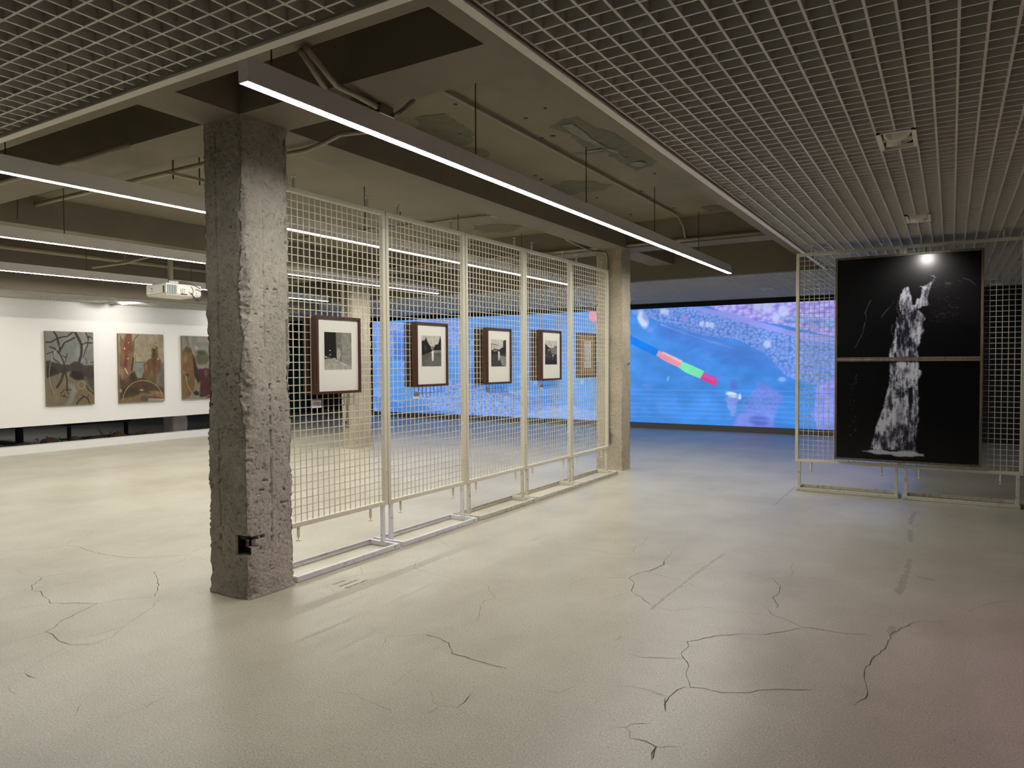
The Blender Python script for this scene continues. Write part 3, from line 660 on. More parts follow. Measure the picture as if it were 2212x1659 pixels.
# 1: figure in a pale suit by a concrete wall, dark street behind
q = [(372, 420), (870, 440), (885, 1120), (385, 1125)]
p1 = Pic(120, 120, q, (20, 20, 20), 3)
p1.poly([(585, 425), (880, 440), (890, 1130), (600, 920)], (120, 120, 112), 1, 2); p1.poly([(700, 430), (880, 440), (890, 1130), (690, 980)], (146, 146, 136), .8, 8)
p1.poly([(380, 935), (560, 905), (620, 950), (885, 1085), (890, 1130), (380, 1130)], (172, 170, 158), 1, 2, 12); p1.blob((440, 905), 60, 30, (120, 118, 112), .8, .6, 0, .5)
p1.blob((480, 770), 22, 12, (205, 205, 200), 1, .5); p1.blob((485, 850), 30, 40, (120, 120, 116), .9, .6, 0, .8); p1.blob((405, 890), 20, 22, (190, 190, 185), 1, .5); p1.line([(660, 985), (885, 1090)], 12, (200, 198, 190), .9)
p1.blob((640, 720), 16, 28, (40, 38, 36), 1, .3); p1.blob((640, 730), 11, 20, (215, 212, 204), 1, .3); p1.poly([(615, 765), (635, 750), (668, 765), (680, 880), (665, 900), (660, 995), (645, 995), (640, 900), (632, 995), (618, 990), (612, 890), (606, 850)], (176, 174, 164), 1, 1.5)
p1.line([(642, 790), (645, 980)], 4, (110, 108, 100), .8); p1.blob((622, 997), 16, 8, (25, 24, 22), 1, .4); p1.blob((653, 1003), 14, 8, (25, 24, 22), 1, .4); p1.tint(p1.fbm(16, 3), .82, 1.14)
framed(3.648, 4.10, 1.279, 1.852, p1, 'framed photograph of a man in a pale suit, on the nearest mesh screen')
q = [(258, 268), (515, 272), (515, 680), (262, 682)]
p2 = Pic(110, 110, q, (196, 194, 182), 4)
p2.poly([(255, 370), (275, 335), (295, 345), (318, 290), (330, 345), (355, 390), (385, 420), (420, 430), (440, 400), (470, 385), (490, 340), (505, 280), (520, 330), (520, 500), (255, 560)], (22, 22, 20), 1, 1.5, 14)
p2.poly([(255, 545), (350, 500), (520, 490), (520, 690), (255, 690)], (92, 92, 86), 1, 2, 8); p2.poly([(400, 470), (515, 465), (515, 495), (360, 510)], (150, 150, 142), .9, 2); p2.blob((310, 440), 25, 50, (58, 58, 54), .9, .6, 0, .8); p2.poly([(300, 600), (420, 540), (515, 560), (515, 690), (300, 690)], (112, 112, 106), .7, 10)
p2.poly([(378, 430), (400, 408), (420, 425), (415, 460), (380, 460)], (150, 148, 140), .8, 2); p2.poly([(392, 480), (402, 465), (414, 480), (416, 560), (412, 612), (396, 612), (388, 560)], (232, 230, 222), 1, 1.2); p2.blob((403, 462), 7, 10, (160, 158, 150), 1, .4); p2.tint(p2.fbm(18, 3), .84, 1.12)
framed(4.774, 5.226, 1.299, 1.858, p2, 'framed photograph of a white figure on a tree-lined road, second mesh screen')
q = [(1185, 325), (1375, 330), (1375, 685), (1188, 687)]
p3 = Pic(100, 110, q, (200, 198, 188), 5)
p3.poly([(1340, 345), (1378, 325), (1378, 500), (1335, 500)], (52, 52, 50), 1, 1.5); p3.poly([(1180, 470), (1230, 455), (1290, 465), (1330, 430), (1380, 420), (1380, 560), (1180, 540)], (40, 40, 38), 1, 1.5, 16); p3.poly([(1180, 530), (1380, 520), (1380, 695), (1180, 695)], (66, 66, 62), 1, 1.5)
for i in range(6): y = 540+i*22; p3.line([(1290+i*6, y+10), (1385, y+30)], 6, (205, 204, 196), .9)
p3.line([(1185, 385), (1280, 408)], 4, (30, 30, 30)); p3.blob((1230, 398), 7, 5, (20, 20, 20)); p3.blob((1268, 406), 7, 5, (20, 20, 20)); p3.line([(1225, 420), (1225, 500)], 5, (30, 30, 30)); p3.line([(1188, 390), (1188, 520)], 6, (40, 40, 40))
p3.blob((1240, 480), 40, 12, (180, 178, 170), .8, .6, 0, .8); p3.poly([(1272, 500), (1282, 480), (1296, 500), (1294, 560), (1290, 610), (1278, 612), (1274, 560)], (215, 213, 205), 1, 1.2); p3.blob((1283, 478), 7, 10, (120, 118, 112), 1, .4); p3.tint(p3.fbm(16, 3), .85, 1.12)
framed(5.868, 6.325, 1.289, 1.852, p3, 'framed photograph of a street crossing with striped road, on the middle mesh screen')
q = [(1898, 338), (2050, 340), (2050, 655), (1900, 658)]
p4 = Pic(90, 110, q, (204, 202, 190), 6)
p4.poly([(1895, 385), (1915, 395), (1935, 425), (1965, 445), (2000, 440), (2030, 410), (2052, 415), (2052, 665), (1895, 665)], (44, 44, 42), 1, 1.5, 12); p4.poly([(1960, 450), (2045, 420), (2052, 520), (1990, 520)], (150, 148, 140), .8, 2, 10); p4.blob((1950, 470), 22, 18, (180, 178, 168), .8, .5, 0, .9)
for i in range(26): p4.blob((1900+p4.rs.rand()*150, 480+p4.rs.rand()*120), 3+6*p4.rs.rand(), 4+10*p4.rs.rand(), (190, 188, 178), .6, .6, 0, .8)
p4.blob((2000, 540), 14, 18, (225, 222, 212), .8, .5, 0, .5); p4.tint(p4.fbm(14, 4), .7, 1.2)
framed(6.973, 7.439, 1.302, 1.870, p4, 'framed photograph of people before houses, on the fourth mesh screen')

M_wald = wood('dark_walnut', rgb(26, 16, 12), rgb(66, 38, 24))
def back_frame(y0, y1, z0, z1, label, paper=False):
    t = thing('back_hung_frame', (-4.0, (y0+y1)/2, z0), label, 'picture', 'frames hung on the back of the mesh screens')
    box_frame(MB(), -4.048, -3.990, y0, y1, z0, z1, .028).build('frame', M_wald, t, bevel=.0015)
    MB().box(-4.040, -4.012, y0+.02, y1-.02, z0+.02, z1-.02).build('backing_board', M_oak, t)
    if paper:
        pp = Pic(70, 130, [(0, 0), (100, 0), (100, 200), (0, 200)], (226, 226, 228), 9)
        for k in range(34):
            e = 90 if k % 7 else 60; pp.line([(10, 8+k*5.6), (e-pp.rs.rand()*12, 8+k*5.6)], 1.6, (150, 150, 152), .8)
        pp.surface('paper_sheet', (-4.010, y0+.18, z1-.105), (0, .20, 0), (0, 0, -.34), M_photo, t)
    return t
back_frame(3.66, 4.10, 1.275, 1.855, 'brown frame hung behind the nearest mesh screen, only its edge showing')
back_frame(4.80, 5.23, 1.297, 1.86, 'brown frame hung behind the second mesh screen, only its edge showing')
back_frame(5.86, 6.32, 1.285, 1.853, 'brown frame hung behind the middle mesh screen, only its edge showing')
back_frame(6.97, 7.43, 1.30, 1.872, 'brown frame hung behind the fourth mesh screen, only its edge showing')
back_frame(8.115, 8.62, 1.308, 1.879, 'back of a dark frame with wooden backing and a white paper sheet, last mesh screen', True)
for (y, z, w_, h_, lab) in ((3.66, 1.235, .089, .056, 'small white caption card below the photograph of the man in the suit'), (4.806, 1.249, .082, .056, 'small white caption card below the tree-lined road photograph'), (5.936, 1.257, .07, .052, 'small white caption card below the street crossing photograph'), (7.044, 1.253, .08, .05, 'small white caption card below the photograph of the houses'), (8.09, 1.281, .07, .055, 'small white caption card below the frame seen from behind')):
    t = thing('caption_card', (-3.955, y, z-h_), lab, 'label', 'caption cards on the mesh screens')
    MB().box(-3.961, -3.957, y, y+w_, z-h_, z).build('card', M_paper, t)
    pp = Pic(48, 30, [(0, 0), (48, 0), (48, 30), (0, 30)], (228, 228, 232), 9)
    for k, e in enumerate((24, 30, 34, 22)): pp.line([(4, 5+k*3.6), (e, 5+k*3.6)], 1.3, (120, 120, 124), .8)
    pp.line([(26, 24), (42, 24)], 1.3, (120, 120, 124), .8)
    pp.surface('print', (-3.9565, y+.001, z-.001), (0, w_-.002, 0), (0, 0, -(h_-.002)), M_photo, t)

# ================================================================== WATERFALL PICTURES
def wfall(name, x0, x1, z0, z1, pic, label):
    t = thing(name, ((x0+x1)/2, 8.70, z0), label, 'picture', 'waterfall pictures on the right mesh screens'); b = .022
    m = MB().box(x0, x0+b, 8.69, 8.765, z0, z1).box(x1-b, x1, 8.69, 8.765, z0, z1).box(x0+b, x1-b, 8.69, 8.765, z0, z0+b).box(x0+b, x1-b, 8.69, 8.765, z1-b, z1)
    m.build('frame', M_wal2, t, bevel=.001); MB().box(x0+.01, x1-.01, 8.705, 8.76, z0+.01, z1-.01).build('backing', M_blk, t)
    pic.surface('print', (x0+b*.9, 8.702, z1-b*.9), (x1-x0-1.8*b, 0, 0), (0, 0, -(z1-z0-1.8*b)), M_glossy, t); return t
wt = Pic(480, 380, [(105, 250), (2048, 108), (2035, 1530), (105, 1550)], (7, 7, 9), 11)
def water(p, poly, rough=40):
    """white water: fine falling threads over darker rock showing through"""
    v = p.fbm(9, 5, .45); v2 = p.fbm(46, 4, .28); st = p.fbm(110, 2, .10); fine = p.fbm(90, 2, .9)
    sh = np.clip((v*1.5+v2*1.1+st*.6+fine*.35-1.42)*1.7, 0, 1)
    col = (np.array([34, 34, 44])*(1-sh[..., None])+np.array([196, 198, 212])*sh[..., None])/255.
    ins = p.inside(poly); d = p.dist(list(poly)+[poly[0]]); sd = np.where(ins, d, -d)+(p.fbm(40, 4, .6)-.55)*rough*p.k
    p.blend(np.clip(sd/5+.5, 0, 1), col, .97)
wt.poly([(1400, 450), (2040, 450), (2040, 1100), (1400, 1000)], (24, 17, 24), .55, 40, 60)
water(wt, [(1030, 605), (1070, 610), (1090, 680), (1115, 740), (1120, 830), (1150, 830), (1180, 755), (1215, 760), (1245, 640), (1215, 595), (1300, 570), (1370, 530), (1420, 470), (1445, 462), (1400, 530), (1360, 640), (1330, 760), (1330, 850), (1230, 880), (1180, 900), (1260, 960), (1290, 1010), (1260, 1090), (1280, 1190), (1230, 1260), (1230, 1330), (1195, 1430), (1215, 1540), (800, 1545), (840, 1400), (860, 1260), (880, 1130), (905, 1010), (960, 960), (945, 860), (935, 790), (960, 700), (990, 640)], 46)
wt.line([(1370, 460), (1400, 455), (1420, 480)], 9, (200, 204, 214), .8)
wt.poly([(1090, 640), (1215, 610), (1230, 740), (1160, 760), (1130, 820)], (12, 12, 14), .9, 6, 30)
wt.blob((1120, 1110), 75, 130, (60, 62, 74), .45, .9, 10, .8); wt.blob((1090, 1490), 35, 60, (20, 20, 26), .7, .5, 0, .8)
for L_ in ([(560, 775), (520, 860), (480, 950), (500, 1010), (470, 1120), (450, 1230), (390, 1340), (350, 1420)], [(870, 800), (820, 870), (770, 920), (700, 1010)], [(925, 790), (905, 880), (935, 970)], [(855, 1110), (835, 1180), (850, 1240)]):
    wt.line(L_, 9, (120, 118, 122), .55, rough=14)
for i in range(60):
    x = 1340+wt.rs.rand()*420; y = 520+wt.rs.rand()*560; wt.blob((x, y), 8+30*wt.rs.rand(), 3+6*wt.rs.rand(), (96, 84, 92), .45, .7, 8, 1.0)
wt.line([(1800, 490), (1880, 510), (1970, 580)], 14, (80, 80, 84), .6, rough=12); wt.blob((1600, 560), 60, 26, (90, 88, 92), .6, .8, 8, 1.2)
wfall('waterfall_picture', -1.108, .272, 1.52, 2.642, wt, 'upper framed waterfall picture, its glass catching the lamp glare')
wb = Pic(480, 380, [(105, 128), (2038, 115), (2035, 1505), (105, 1405)], (4, 4, 6), 12)
water(wb, [(805, 135), (1200, 125), (1215, 230), (1270, 262), (1225, 330), (1200, 480), (1220, 600), (1215, 740), (1225, 920), (1190, 1000), (1190, 1100), (1180, 1200), (1190, 1320), (560, 1300), (600, 1150), (640, 1000), (690, 850), (750, 690), (780, 530), (815, 450), (820, 300)], 50)
wb.poly([(1065, 480), (1130, 470), (1145, 600), (1125, 760), (1090, 780), (1075, 640)], (14, 14, 18), .9, 4, 30); wb.blob((830, 650), 30, 90, (40, 40, 52), .8, .6, 5, .7); wb.blob((1050, 250), 60, 50, (50, 50, 62), .6, .7, 0, .8)
wb.blob((1090, 1260), 50, 60, (30, 30, 36), .85, .6, 20, .6); wb.blob((1180, 780), 22, 200, (30, 30, 40), .5, .8, -4, .9)
wb.blob((950, 860), 60, 200, (70, 68, 84), .5, .9, 0, .6)
wb.poly([(450, 1320), (560, 1300), (900, 1325), (1190, 1325), (1290, 1360), (1300, 1390), (1150, 1395), (820, 1375), (520, 1345)], (190, 194, 208), .9, 6, 60)
for i in range(40): wb.blob((270+wb.rs.rand()*110, 280+wb.rs.rand()*950), 3+5*wb.rs.rand(), 5+14*wb.rs.rand(), (120, 118, 110), .6, .6, 10, 1.0)
for i in range(26): wb.blob((560+wb.rs.rand()*200, 300+wb.rs.rand()*300), 4+18*wb.rs.rand(), 4+14*wb.rs.rand(), (34, 34, 42), .5, .7, 0, 1.0)
for x in (1890, 1945, 1965, 1990): wb.blob((x, 1492), 10, 3, (150, 150, 150), .8, .5)
wfall('waterfall_picture', -1.108, .272, .405, 1.518, wb, 'lower framed waterfall picture, water ending in a white splash line')

# ================================================================== CANVAS PAINTINGS ON THE WHITE WALL
def canvas(y0, y1, z0, z1, pic, label):
    t = thing('canvas_painting', (-13.34, (y0+y1)/2, z0), label, 'painting', 'canvas paintings on the white wall')
    MB().box(-13.367, -13.326, y0, y1, z0, z1).build('stretcher', M_canvas, t, bevel=.003)
    g_ = pic.a.mean(axis=2, keepdims=True); pic.a = (g_+(pic.a-g_)*.72)*.93
    pic.surface('painted_canvas', (-13.3245, y0+.002, z1-.002), (0, y1-y0-.004, 0), (0, 0, -(z1-z0-.004)), M_pic, t); return t
T1 = [(130, 132), (1040, 158), (1090, 1495), (178, 1548)]
a = Pic(150, 230, T1, (132, 134, 124), 31)
DK = (58, 52, 46)
a.blob((560, 480), 320, 260, (112, 122, 120), .8, .8, 0, .3); a.blob((800, 500), 120, 280, (150, 146, 130), .7, .8, 15, .3); a.blob((920, 300), 130, 200, (140, 136, 118), .6, .9)
a.poly([(150, 850), (350, 900), (620, 860), (1060, 900), (1095, 1500), (175, 1550)], (122, 108, 76), 1, 8, 20)
a.poly([(560, 1110), (700, 1110), (760, 1260), (700, 1400), (640, 1545), (480, 1540), (620, 1400), (640, 1250)], (136, 134, 124), .9, 8, 14)
a.poly([(600, 1000), (700, 1030), (760, 1100), (900, 1180), (1060, 1250), (1080, 1490), (760, 1500), (760, 1260), (690, 1120), (600, 1080)], (128, 104, 64), .7, 14)
a.poly([(150, 700), (230, 690), (300, 730), (400, 735), (470, 760), (600, 760), (700, 700), (800, 720), (900, 780), (1060, 760), (1075, 1050), (900, 980), (700, 1040), (610, 980), (640, 880), (560, 900), (450, 930), (330, 960), (200, 1010), (160, 1020)], (66, 58, 50), .95, 5, 22)
a.poly([(640, 880), (850, 900), (900, 1040), (740, 1050), (615, 980)], (44, 36, 30), .9, 6, 20); a.poly([(160, 800), (300, 800), (380, 900), (200, 990)], (50, 36, 36), .8, 8, 16)
a.poly([(900, 980), (1075, 960), (1085, 1280), (980, 1170)], (64, 60, 52), .8, 10, 24)
for L_, w_ in (([(300, 150), (350, 230), (380, 330), (410, 430), (420, 520)], 38), ([(150, 345), (240, 345), (340, 290), (430, 250), (560, 235), (650, 160)], 28), ([(700, 160), (760, 260), (820, 380), (830, 480), (820, 600), (780, 720)], 50), ([(690, 260), (600, 310), (500, 350), (440, 470)], 34), ([(830, 390), (900, 355), (1040, 355)], 26), ([(960, 230), (940, 400), (900, 500), (860, 620)], 20), ([(900, 160), (950, 270), (970, 240), (1040, 280)], 22), ([(220, 430), (330, 470), (420, 570), (480, 690), (510, 780)], 28), ([(160, 570), (280, 520), (300, 660), (400, 720)], 18), ([(460, 590), (540, 640), (560, 560)], 16), ([(540, 640), (520, 720)], 16), ([(900, 630), (935, 700), (920, 770)], 12), ([(1000, 720), (1060, 715)], 14),
             ([(510, 780), (500, 900), (450, 1060), (370, 1190)], 46), ([(520, 900), (560, 1040), (560, 1230)], 34), ([(440, 1310), (500, 1240), (560, 1240), (640, 1230)], 18), ([(560, 1240), (590, 1310)], 18), ([(440, 1350), (520, 1350), (570, 1390)], 14), ([(520, 1300), (500, 1390)], 12), ([(750, 1500), (800, 1430), (880, 1360), (950, 1380), (1000, 1490)], 30), ([(880, 1360), (850, 1330)], 14), ([(950, 1370), (980, 1320)], 14), ([(920, 1150), (980, 1240), (1080, 1310)], 24)):
    a.line(L_, w_, DK, .92, 1.2, 10)
CREAM = (190, 178, 130)
arc = lambda cx, cy, rx, ry, a0, a1: [(cx+rx*math.cos(math.radians(t_)), cy+ry*math.sin(math.radians(t_))) for t_ in np.linspace(a0, a1, 24)]
a.line([(635, 240), (520, 310), (400, 420), (300, 570), (240, 740), (215, 900), (225, 1050), (265, 1200), (320, 1305)], 8, CREAM, .9); a.line(arc(840, 1143, 70, 70, 0, 360), 7, CREAM, .9); a.blob((430, 925), 20, 7, (190, 180, 160), .9, .5)
a.tint(a.fbm(9, 4), .88, 1.1)
canvas(6.300, 7.112, .791, 2.098, a, 'leftmost painting, grey olive with dark bare branches and a cream arc')
T2 = [(105, 175), (958, 205), (995, 1438), (135, 1485)]
a = Pic(160, 230, T2, (164, 148, 114), 32)
BR = (112, 74, 44)
a.poly([(130, 950), (400, 900), (600, 900), (980, 850), (1000, 1440), (130, 1490)], (86, 66, 42), 1, 10, 24)
a.poly([(140, 190), (200, 300), (260, 180), (360, 180), (370, 330), (420, 330), (410, 600), (380, 900), (300, 1000), (180, 1060), (140, 900), (130, 500)], (142, 100, 62), 1, 4, 20)
a.poly([(280, 185), (360, 190), (360, 330), (400, 520), (300, 500), (270, 800), (215, 800), (230, 600), (210, 460), (230, 370)], (140, 72, 44), .95, 5, 16); a.blob((255, 760), 40, 120, (112, 52, 44), .8, .7); a.blob((180, 900), 45, 130, (160, 124, 82), .8, .7); a.blob((380, 450), 35, 160, (116, 104, 66), .8, .6); a.blob((130, 480), 40, 130, (170, 132, 84), .8, .6)
a.line([(140, 220), (190, 310)], 12, (110, 96, 66)); a.line([(490, 215), (430, 270), (360, 390)], 22, (118, 104, 76)); a.line([(400, 640), (370, 860)], 34, (78, 60, 38), .9, 2, 14)
a.poly([(420, 715), (600, 710), (590, 860), (570, 1000), (520, 1020), (440, 960), (410, 860)], (128, 134, 126), 1, 3, 14); a.line([(430, 715), (590, 715)], 10, (70, 68, 58)); a.line([(480, 790), (490, 1010)], 26, (168, 142, 96), .8, 3); a.line([(440, 600), (440, 700)], 12, (120, 112, 94))
a.poly([(600, 740), (680, 660), (740, 640), (740, 480), (790, 400), (850, 440), (870, 620), (920, 680), (920, 800), (960, 900), (860, 1150), (600, 1000), (590, 850)], (124, 84, 48), 1, 4, 24); a.blob((790, 720), 60, 150, (104, 62, 32), .9, .6); a.blob((790, 560), 50, 90, (84, 62, 34), .8, .6); a.blob((640, 800), 30, 90, (160, 118, 76), .8, .6); a.blob((745, 900), 30, 100, (150, 120, 100), .8, .7); a.blob((790, 440), 40, 55, (150, 146, 120), .9, .4, 0, .6); a.blob((790, 490), 34, 40, (64, 54, 36), .9, .5, 0, .6)
a.poly([(930, 730), (980, 720), (985, 1200), (820, 1150), (850, 950), (900, 880)], (116, 112, 96), .9, 6, 20); a.blob((710, 1010), 120, 130, (110, 98, 56), .7, .8); a.blob((400, 980), 70, 130, (60, 48, 30), .8, .7)
a.blob((560, 1130), 90, 100, (106, 52, 38), .9, .6); a.blob((270, 1040), 60, 80, (132, 82, 44), .7, .7); a.blob((330, 1260), 190, 100, (66, 48, 32), .8, .7, 0, .5)
a.poly([(140, 1400), (400, 1370), (560, 1290), (700, 1300), (990, 1290), (995, 1440), (140, 1490)], (140, 108, 72), .9, 8, 30); a.blob((610, 1400), 90, 60, (92, 86, 62), 1, .4, 0, .5); a.poly([(700, 1400), (990, 1380), (990, 1440), (680, 1460)], (164, 158, 132), .9, 5, 16); a.line([(700, 1370), (990, 1390)], 26, (118, 56, 36), .8, 2, 10); a.poly([(700, 1260), (860, 1250), (980, 1290), (760, 1320)], (150, 116, 68), .9, 5, 16); a.blob((560, 1235), 50, 18, (196, 172, 120), 1, .5); a.blob((160, 1250), 30, 45, (170, 150, 100), .9, .4)
for c_, rx, ry in (((305, 352), 14, 10), ((230, 460), 14, 24), ((298, 650), 18, 14), ((868, 655), 16, 14)): a.blob(c_, rx, ry, (222, 212, 186), 1, .4)
a.line([(240, 830), (290, 925)], 22, (190, 190, 166)); a.line(arc(845, 400, 160, 185, 130, 260), 7, (196, 178, 120), .9); a.line(arc(585, 1430, 380, 372, 180, 358), 9, (200, 180, 120), .95)
for c_ in ((820, 362), (715, 585)): a.blob(c_, 10, 12, (60, 50, 34), 1, .4)
a.tint(a.fbm(12, 4), .84, 1.14)
canvas(7.566, 8.475, .782, 2.098, a, 'middle painting, rust and brown tree trunks over a half circle')
T3 = [(185, 222), (1010, 248), (1030, 1440), (222, 1490)]
a = Pic(150, 220, T3, (150, 138, 108), 33)
a.poly([(190, 230), (1010, 250), (1010, 600), (500, 560), (190, 460)], (146, 142, 124), 1, 10); a.blob((760, 300), 260, 60, (176, 156, 112), .8, .9); a.blob((620, 400), 220, 60, (122, 118, 104), .6, .8, 0, .5); a.blob((520, 470), 80, 50, (172, 158, 142), .9, .7); a.blob((650, 680), 190, 170, (98, 96, 62), 1, .4, 0, .4); a.blob((620, 560), 140, 60, (74, 74, 50), .8, .6, 0, .5)
a.poly([(205, 520), (300, 430), (400, 470), (470, 640), (490, 960), (500, 1200), (430, 1350), (300, 1480), (222, 1490), (200, 900)], (136, 96, 50), 1, 5, 24); a.blob((340, 520), 110, 90, (84, 72, 56), .8, .7, 30, .4); a.blob((270, 700), 70, 130, (164, 116, 64), .8, .7); a.blob((330, 1130), 100, 160, (120, 100, 58), .9, .7); a.blob((240, 960), 35, 60, (150, 130, 112), .8, .6); a.blob((320, 1010), 60, 45, (56, 54, 50), .8, .6, 0, .5); a.blob((340, 1400), 70, 80, (128, 88, 62), .8, .6)
a.line([(360, 240), (420, 480), (450, 580)], 34, (170, 158, 136), .8, 3); a.line([(290, 240), (340, 400)], 50, (108, 106, 98), .6, 5); a.poly([(430, 600), (470, 660), (560, 900), (600, 1100), (560, 1200), (480, 1040), (450, 800)], (60, 52, 36), 1, 4, 16); a.poly([(540, 900), (700, 870), (1010, 900), (1020, 1440), (600, 1440), (600, 1100)], (88, 46, 40), 1, 5, 24); a.blob((730, 960), 60, 110, (134, 86, 82), .7, .7); a.blob((660, 1200), 60, 160, (110, 40, 26), .7, .7)
a.poly([(500, 1060), (560, 1160), (580, 1300), (470, 1330), (480, 1150)], (150, 122, 84), .9, 4, 10); a.blob((520, 1370), 90, 70, (38, 34, 26), .9, .6, 0, .5)
a.line(arc(640, 1010, 350, 435, 178, 60), 9, (196, 182, 130), .95); a.tint(a.fbm(10, 4), .86, 1.12)
canvas(8.868, 9.735, .79, 2.09, a, 'painting half hidden behind the foreground column, ochre rock and dark red')

# ================================================================== VIDEO WALL
def proj(P):
    d = Vector(P)-Vector((0, 0, HCAM)); k = d.dot(CF); return (1106+FPX*d.dot(CR)/k, 829.5-FPX*d.dot(CU)/k)
SX0, SX1, SZ0, SZ1 = -14.28, -.55, .122, 2.718
V = Pic(1400, 300, [proj((SX0, YSCR, SZ1)), proj((SX1, YSCR, SZ1)), proj((SX1, YSCR, SZ0)), proj((SX0, YSCR, SZ0))], (62, 132, 222), 51)
def c6(pts): return [(1350+u*.20796, 630+v*.20796) for u, v in pts]
def z6(pts): return [(600+u*.31646, 500+v*.31646) for u, v in pts]
g = np.clip(V.xx/V.W, 0, 1)[..., None]
V.a = (1-g)*np.array([84, 154, 240])/255.+g*np.array([58, 132, 220])/255.
V.blob((1270, 800), 120, 110, (104, 176, 255), .8, .9)
def pebbles(poly, size, c0, c1, asp=1.0, seed=3, al=.9, rough=10, light=.5):
    d, i_, dx, dy = V.cells(size*1.22, seed, asp); sh = np.clip(1.05-d*1.1, 0, 1); lit = np.clip(.62-dx*.5-dy*.7, 0, 1)
    k = (np.clip(sh*1.25, 0, 1)*(1-light)+light*lit*sh*1.3)*(.8+.35*i_)
    k = np.clip(.18+k*.82, 0, 1)[..., None]; col = (np.array(c0)*(1-k)+np.array(c1)*k)/255.
    ins = V.inside(poly); dd = V.dist(list(poly)+[poly[0]]); sd = np.where(ins, dd, -dd)+(V.fbm(16, 4, .3)-.5)*rough
    V.blend(np.clip(sd/3+.5, 0, 1), col, al)
# right part
pebbles(c6([(60, 185), (600, 150), (900, 215), (1400, 330), (1800, 440), (2212, 560), (2600, 640), (2600, 1000), (2212, 1050), (1700, 880), (1500, 700), (1200, 520), (700, 420), (330, 300), (60, 235)]), 5.5, (52, 104, 196), (150, 172, 240), 1.0, 4, .9, 14)
pebbles(c6([(850, 130), (1200, 70), (2700, -10), (2700, 520), (2212, 470), (1800, 390), (1500, 330), (1250, 270), (1000, 200)]), 8.5, (110, 104, 205), (196, 184, 250), .9, 7, .95, 8)
pebbles(c6([(1480, 250), (1800, 260), (2300, 300), (2300, 400), (1700, 330)]), 8, (50, 100, 190), (150, 180, 240), 1, 9, .8, 14)
V.poly(c6([(620, 155), (800, 165), (1150, 230), (1400, 320), (1700, 400), (2212, 490), (2700, 600), (2700, 660), (2212, 555), (1750, 465), (1400, 370), (1100, 285), (850, 225)]), (146, 154, 238), .95, 2, 4)
V.line(c6([(330, 330), (600, 420), (900, 520), (1200, 620), (1500, 730), (1700, 850)]), 26, (96, 136, 228), .35, 8, 40); V.line(c6([(380, 345), (700, 460), (1150, 600)]), 4, (140, 180, 240), .6, 1.5, 6)
V.poly(c6([(330, 300), (700, 430), (1200, 560), (1500, 720), (1700, 900), (1100, 760), (600, 560), (300, 400)]), (72, 120, 214), .5, 10, 30)
V.poly(c6([(60, 460), (350, 600), (320, 668), (60, 545)]), (0, 124, 236), 1, 1.5, 2)
V.poly(c6([(350, 605), (480, 660), (600, 730), (560, 790), (430, 730), (322, 665)]), (236, 150, 176), 1, 1.2, 4); V.poly(c6([(400, 625), (600, 720), (590, 740), (380, 640)]), (236, 200, 200), .8, 2, 4)
V.poly(c6([(600, 730), (700, 770), (825, 830), (785, 905), (650, 850), (560, 790)]), (120, 228, 176), 1, 1.2, 4); V.poly(c6([(825, 840), (960, 905), (940, 980), (785, 905)]), (238, 62, 132), 1, 1.2, 3); V.poly(c6([(830, 860), (930, 905), (920, 925), (825, 890)]), (196, 90, 214), .9, 1, 3)
V.blob(c6([(190, 290)])[0], 12, 19, (200, 214, 250), 1, .4, -25, .3); V.blob(c6([(220, 260)])[0], 8, 12, (120, 160, 235), .7, .5, -25, .4); V.blob(c6([(265, 400)])[0], 10, 8, (120, 150, 226), .7, .5, 0, .6)
for u, v, r in ((800, 335, 6), (860, 345, 6), (905, 350, 6), (1570, 275, 9), (620, 280, 7), (1480, 165, 12), (1380, 150, 10), (1650, 200, 11), (1480, 545, 8), (430, 215, 7), (390, 210, 6)): V.blob(c6([(u, v)])[0], r, r, (190, 204, 246) if u != 620 else (160, 140, 230), .85, .45)
V.poly(c6([(1370, 940), (1500, 970), (1670, 1070), (1600, 1250), (1540, 1400), (1140, 1400), (1200, 1180), (1320, 1100)]), (106, 130, 226), .9, 8, 30)
pebbles(c6([(1330, 1000), (1500, 980), (1640, 1080), (1540, 1280), (1250, 1300), (1200, 1150)]), 5, (84, 112, 212), (138, 156, 236), 1, 12, .5, 20); V.poly(c6([(1200, 1280), (1380, 1250), (1540, 1300), (1540, 1400), (1140, 1400)]), (132, 146, 238), .8, 8, 16); V.blob(c6([(1400, 1340)])[0], 22, 12, (84, 104, 200), .8, .5)
V.poly(c6([(1040, 1120), (1080, 1070), (1200, 1080), (1210, 1110), (1160, 1180), (1180, 1250), (1120, 1290), (1060, 1220)]), (140, 160, 240), .9, 4, 20); V.blob(c6([(1115, 1075)])[0], 12, 5, (214, 226, 252), 1, .5, 10, .8); V.blob(c6([(1195, 1095)])[0], 4, 6, (220, 230, 252), 1, .5, 0, .6)
V.blob(c6([(1130, 975)])[0], 10, 12, (96, 100, 190), .7, .9, 0, .6); V.blob(c6([(450, 905)])[0], 3, 6, (96, 190, 236), .9, .4, 20); V.blob(c6([(1635, 915)])[0], 9, 5, (150, 176, 244), .9, .6, 0, .6)
V.poly(c6([(2010, 980), (2200, 900), (2700, 850), (2700, 1420), (2010, 1420), (1950, 1240)]), (140, 140, 236), .85, 4, 26); pebbles(c6([(1980, 1000), (2400, 900), (2700, 1400), (1990, 1400)]), 12, (90, 104, 212), (176, 176, 250), 1, 15, .6, 12)
for k in range(7): V.line(c6([(60, 1020+k*46), (1000+k*50, 1030+k*50), (2200, 1045+k*60)]), 3, (98, 160, 244), .5, 3)
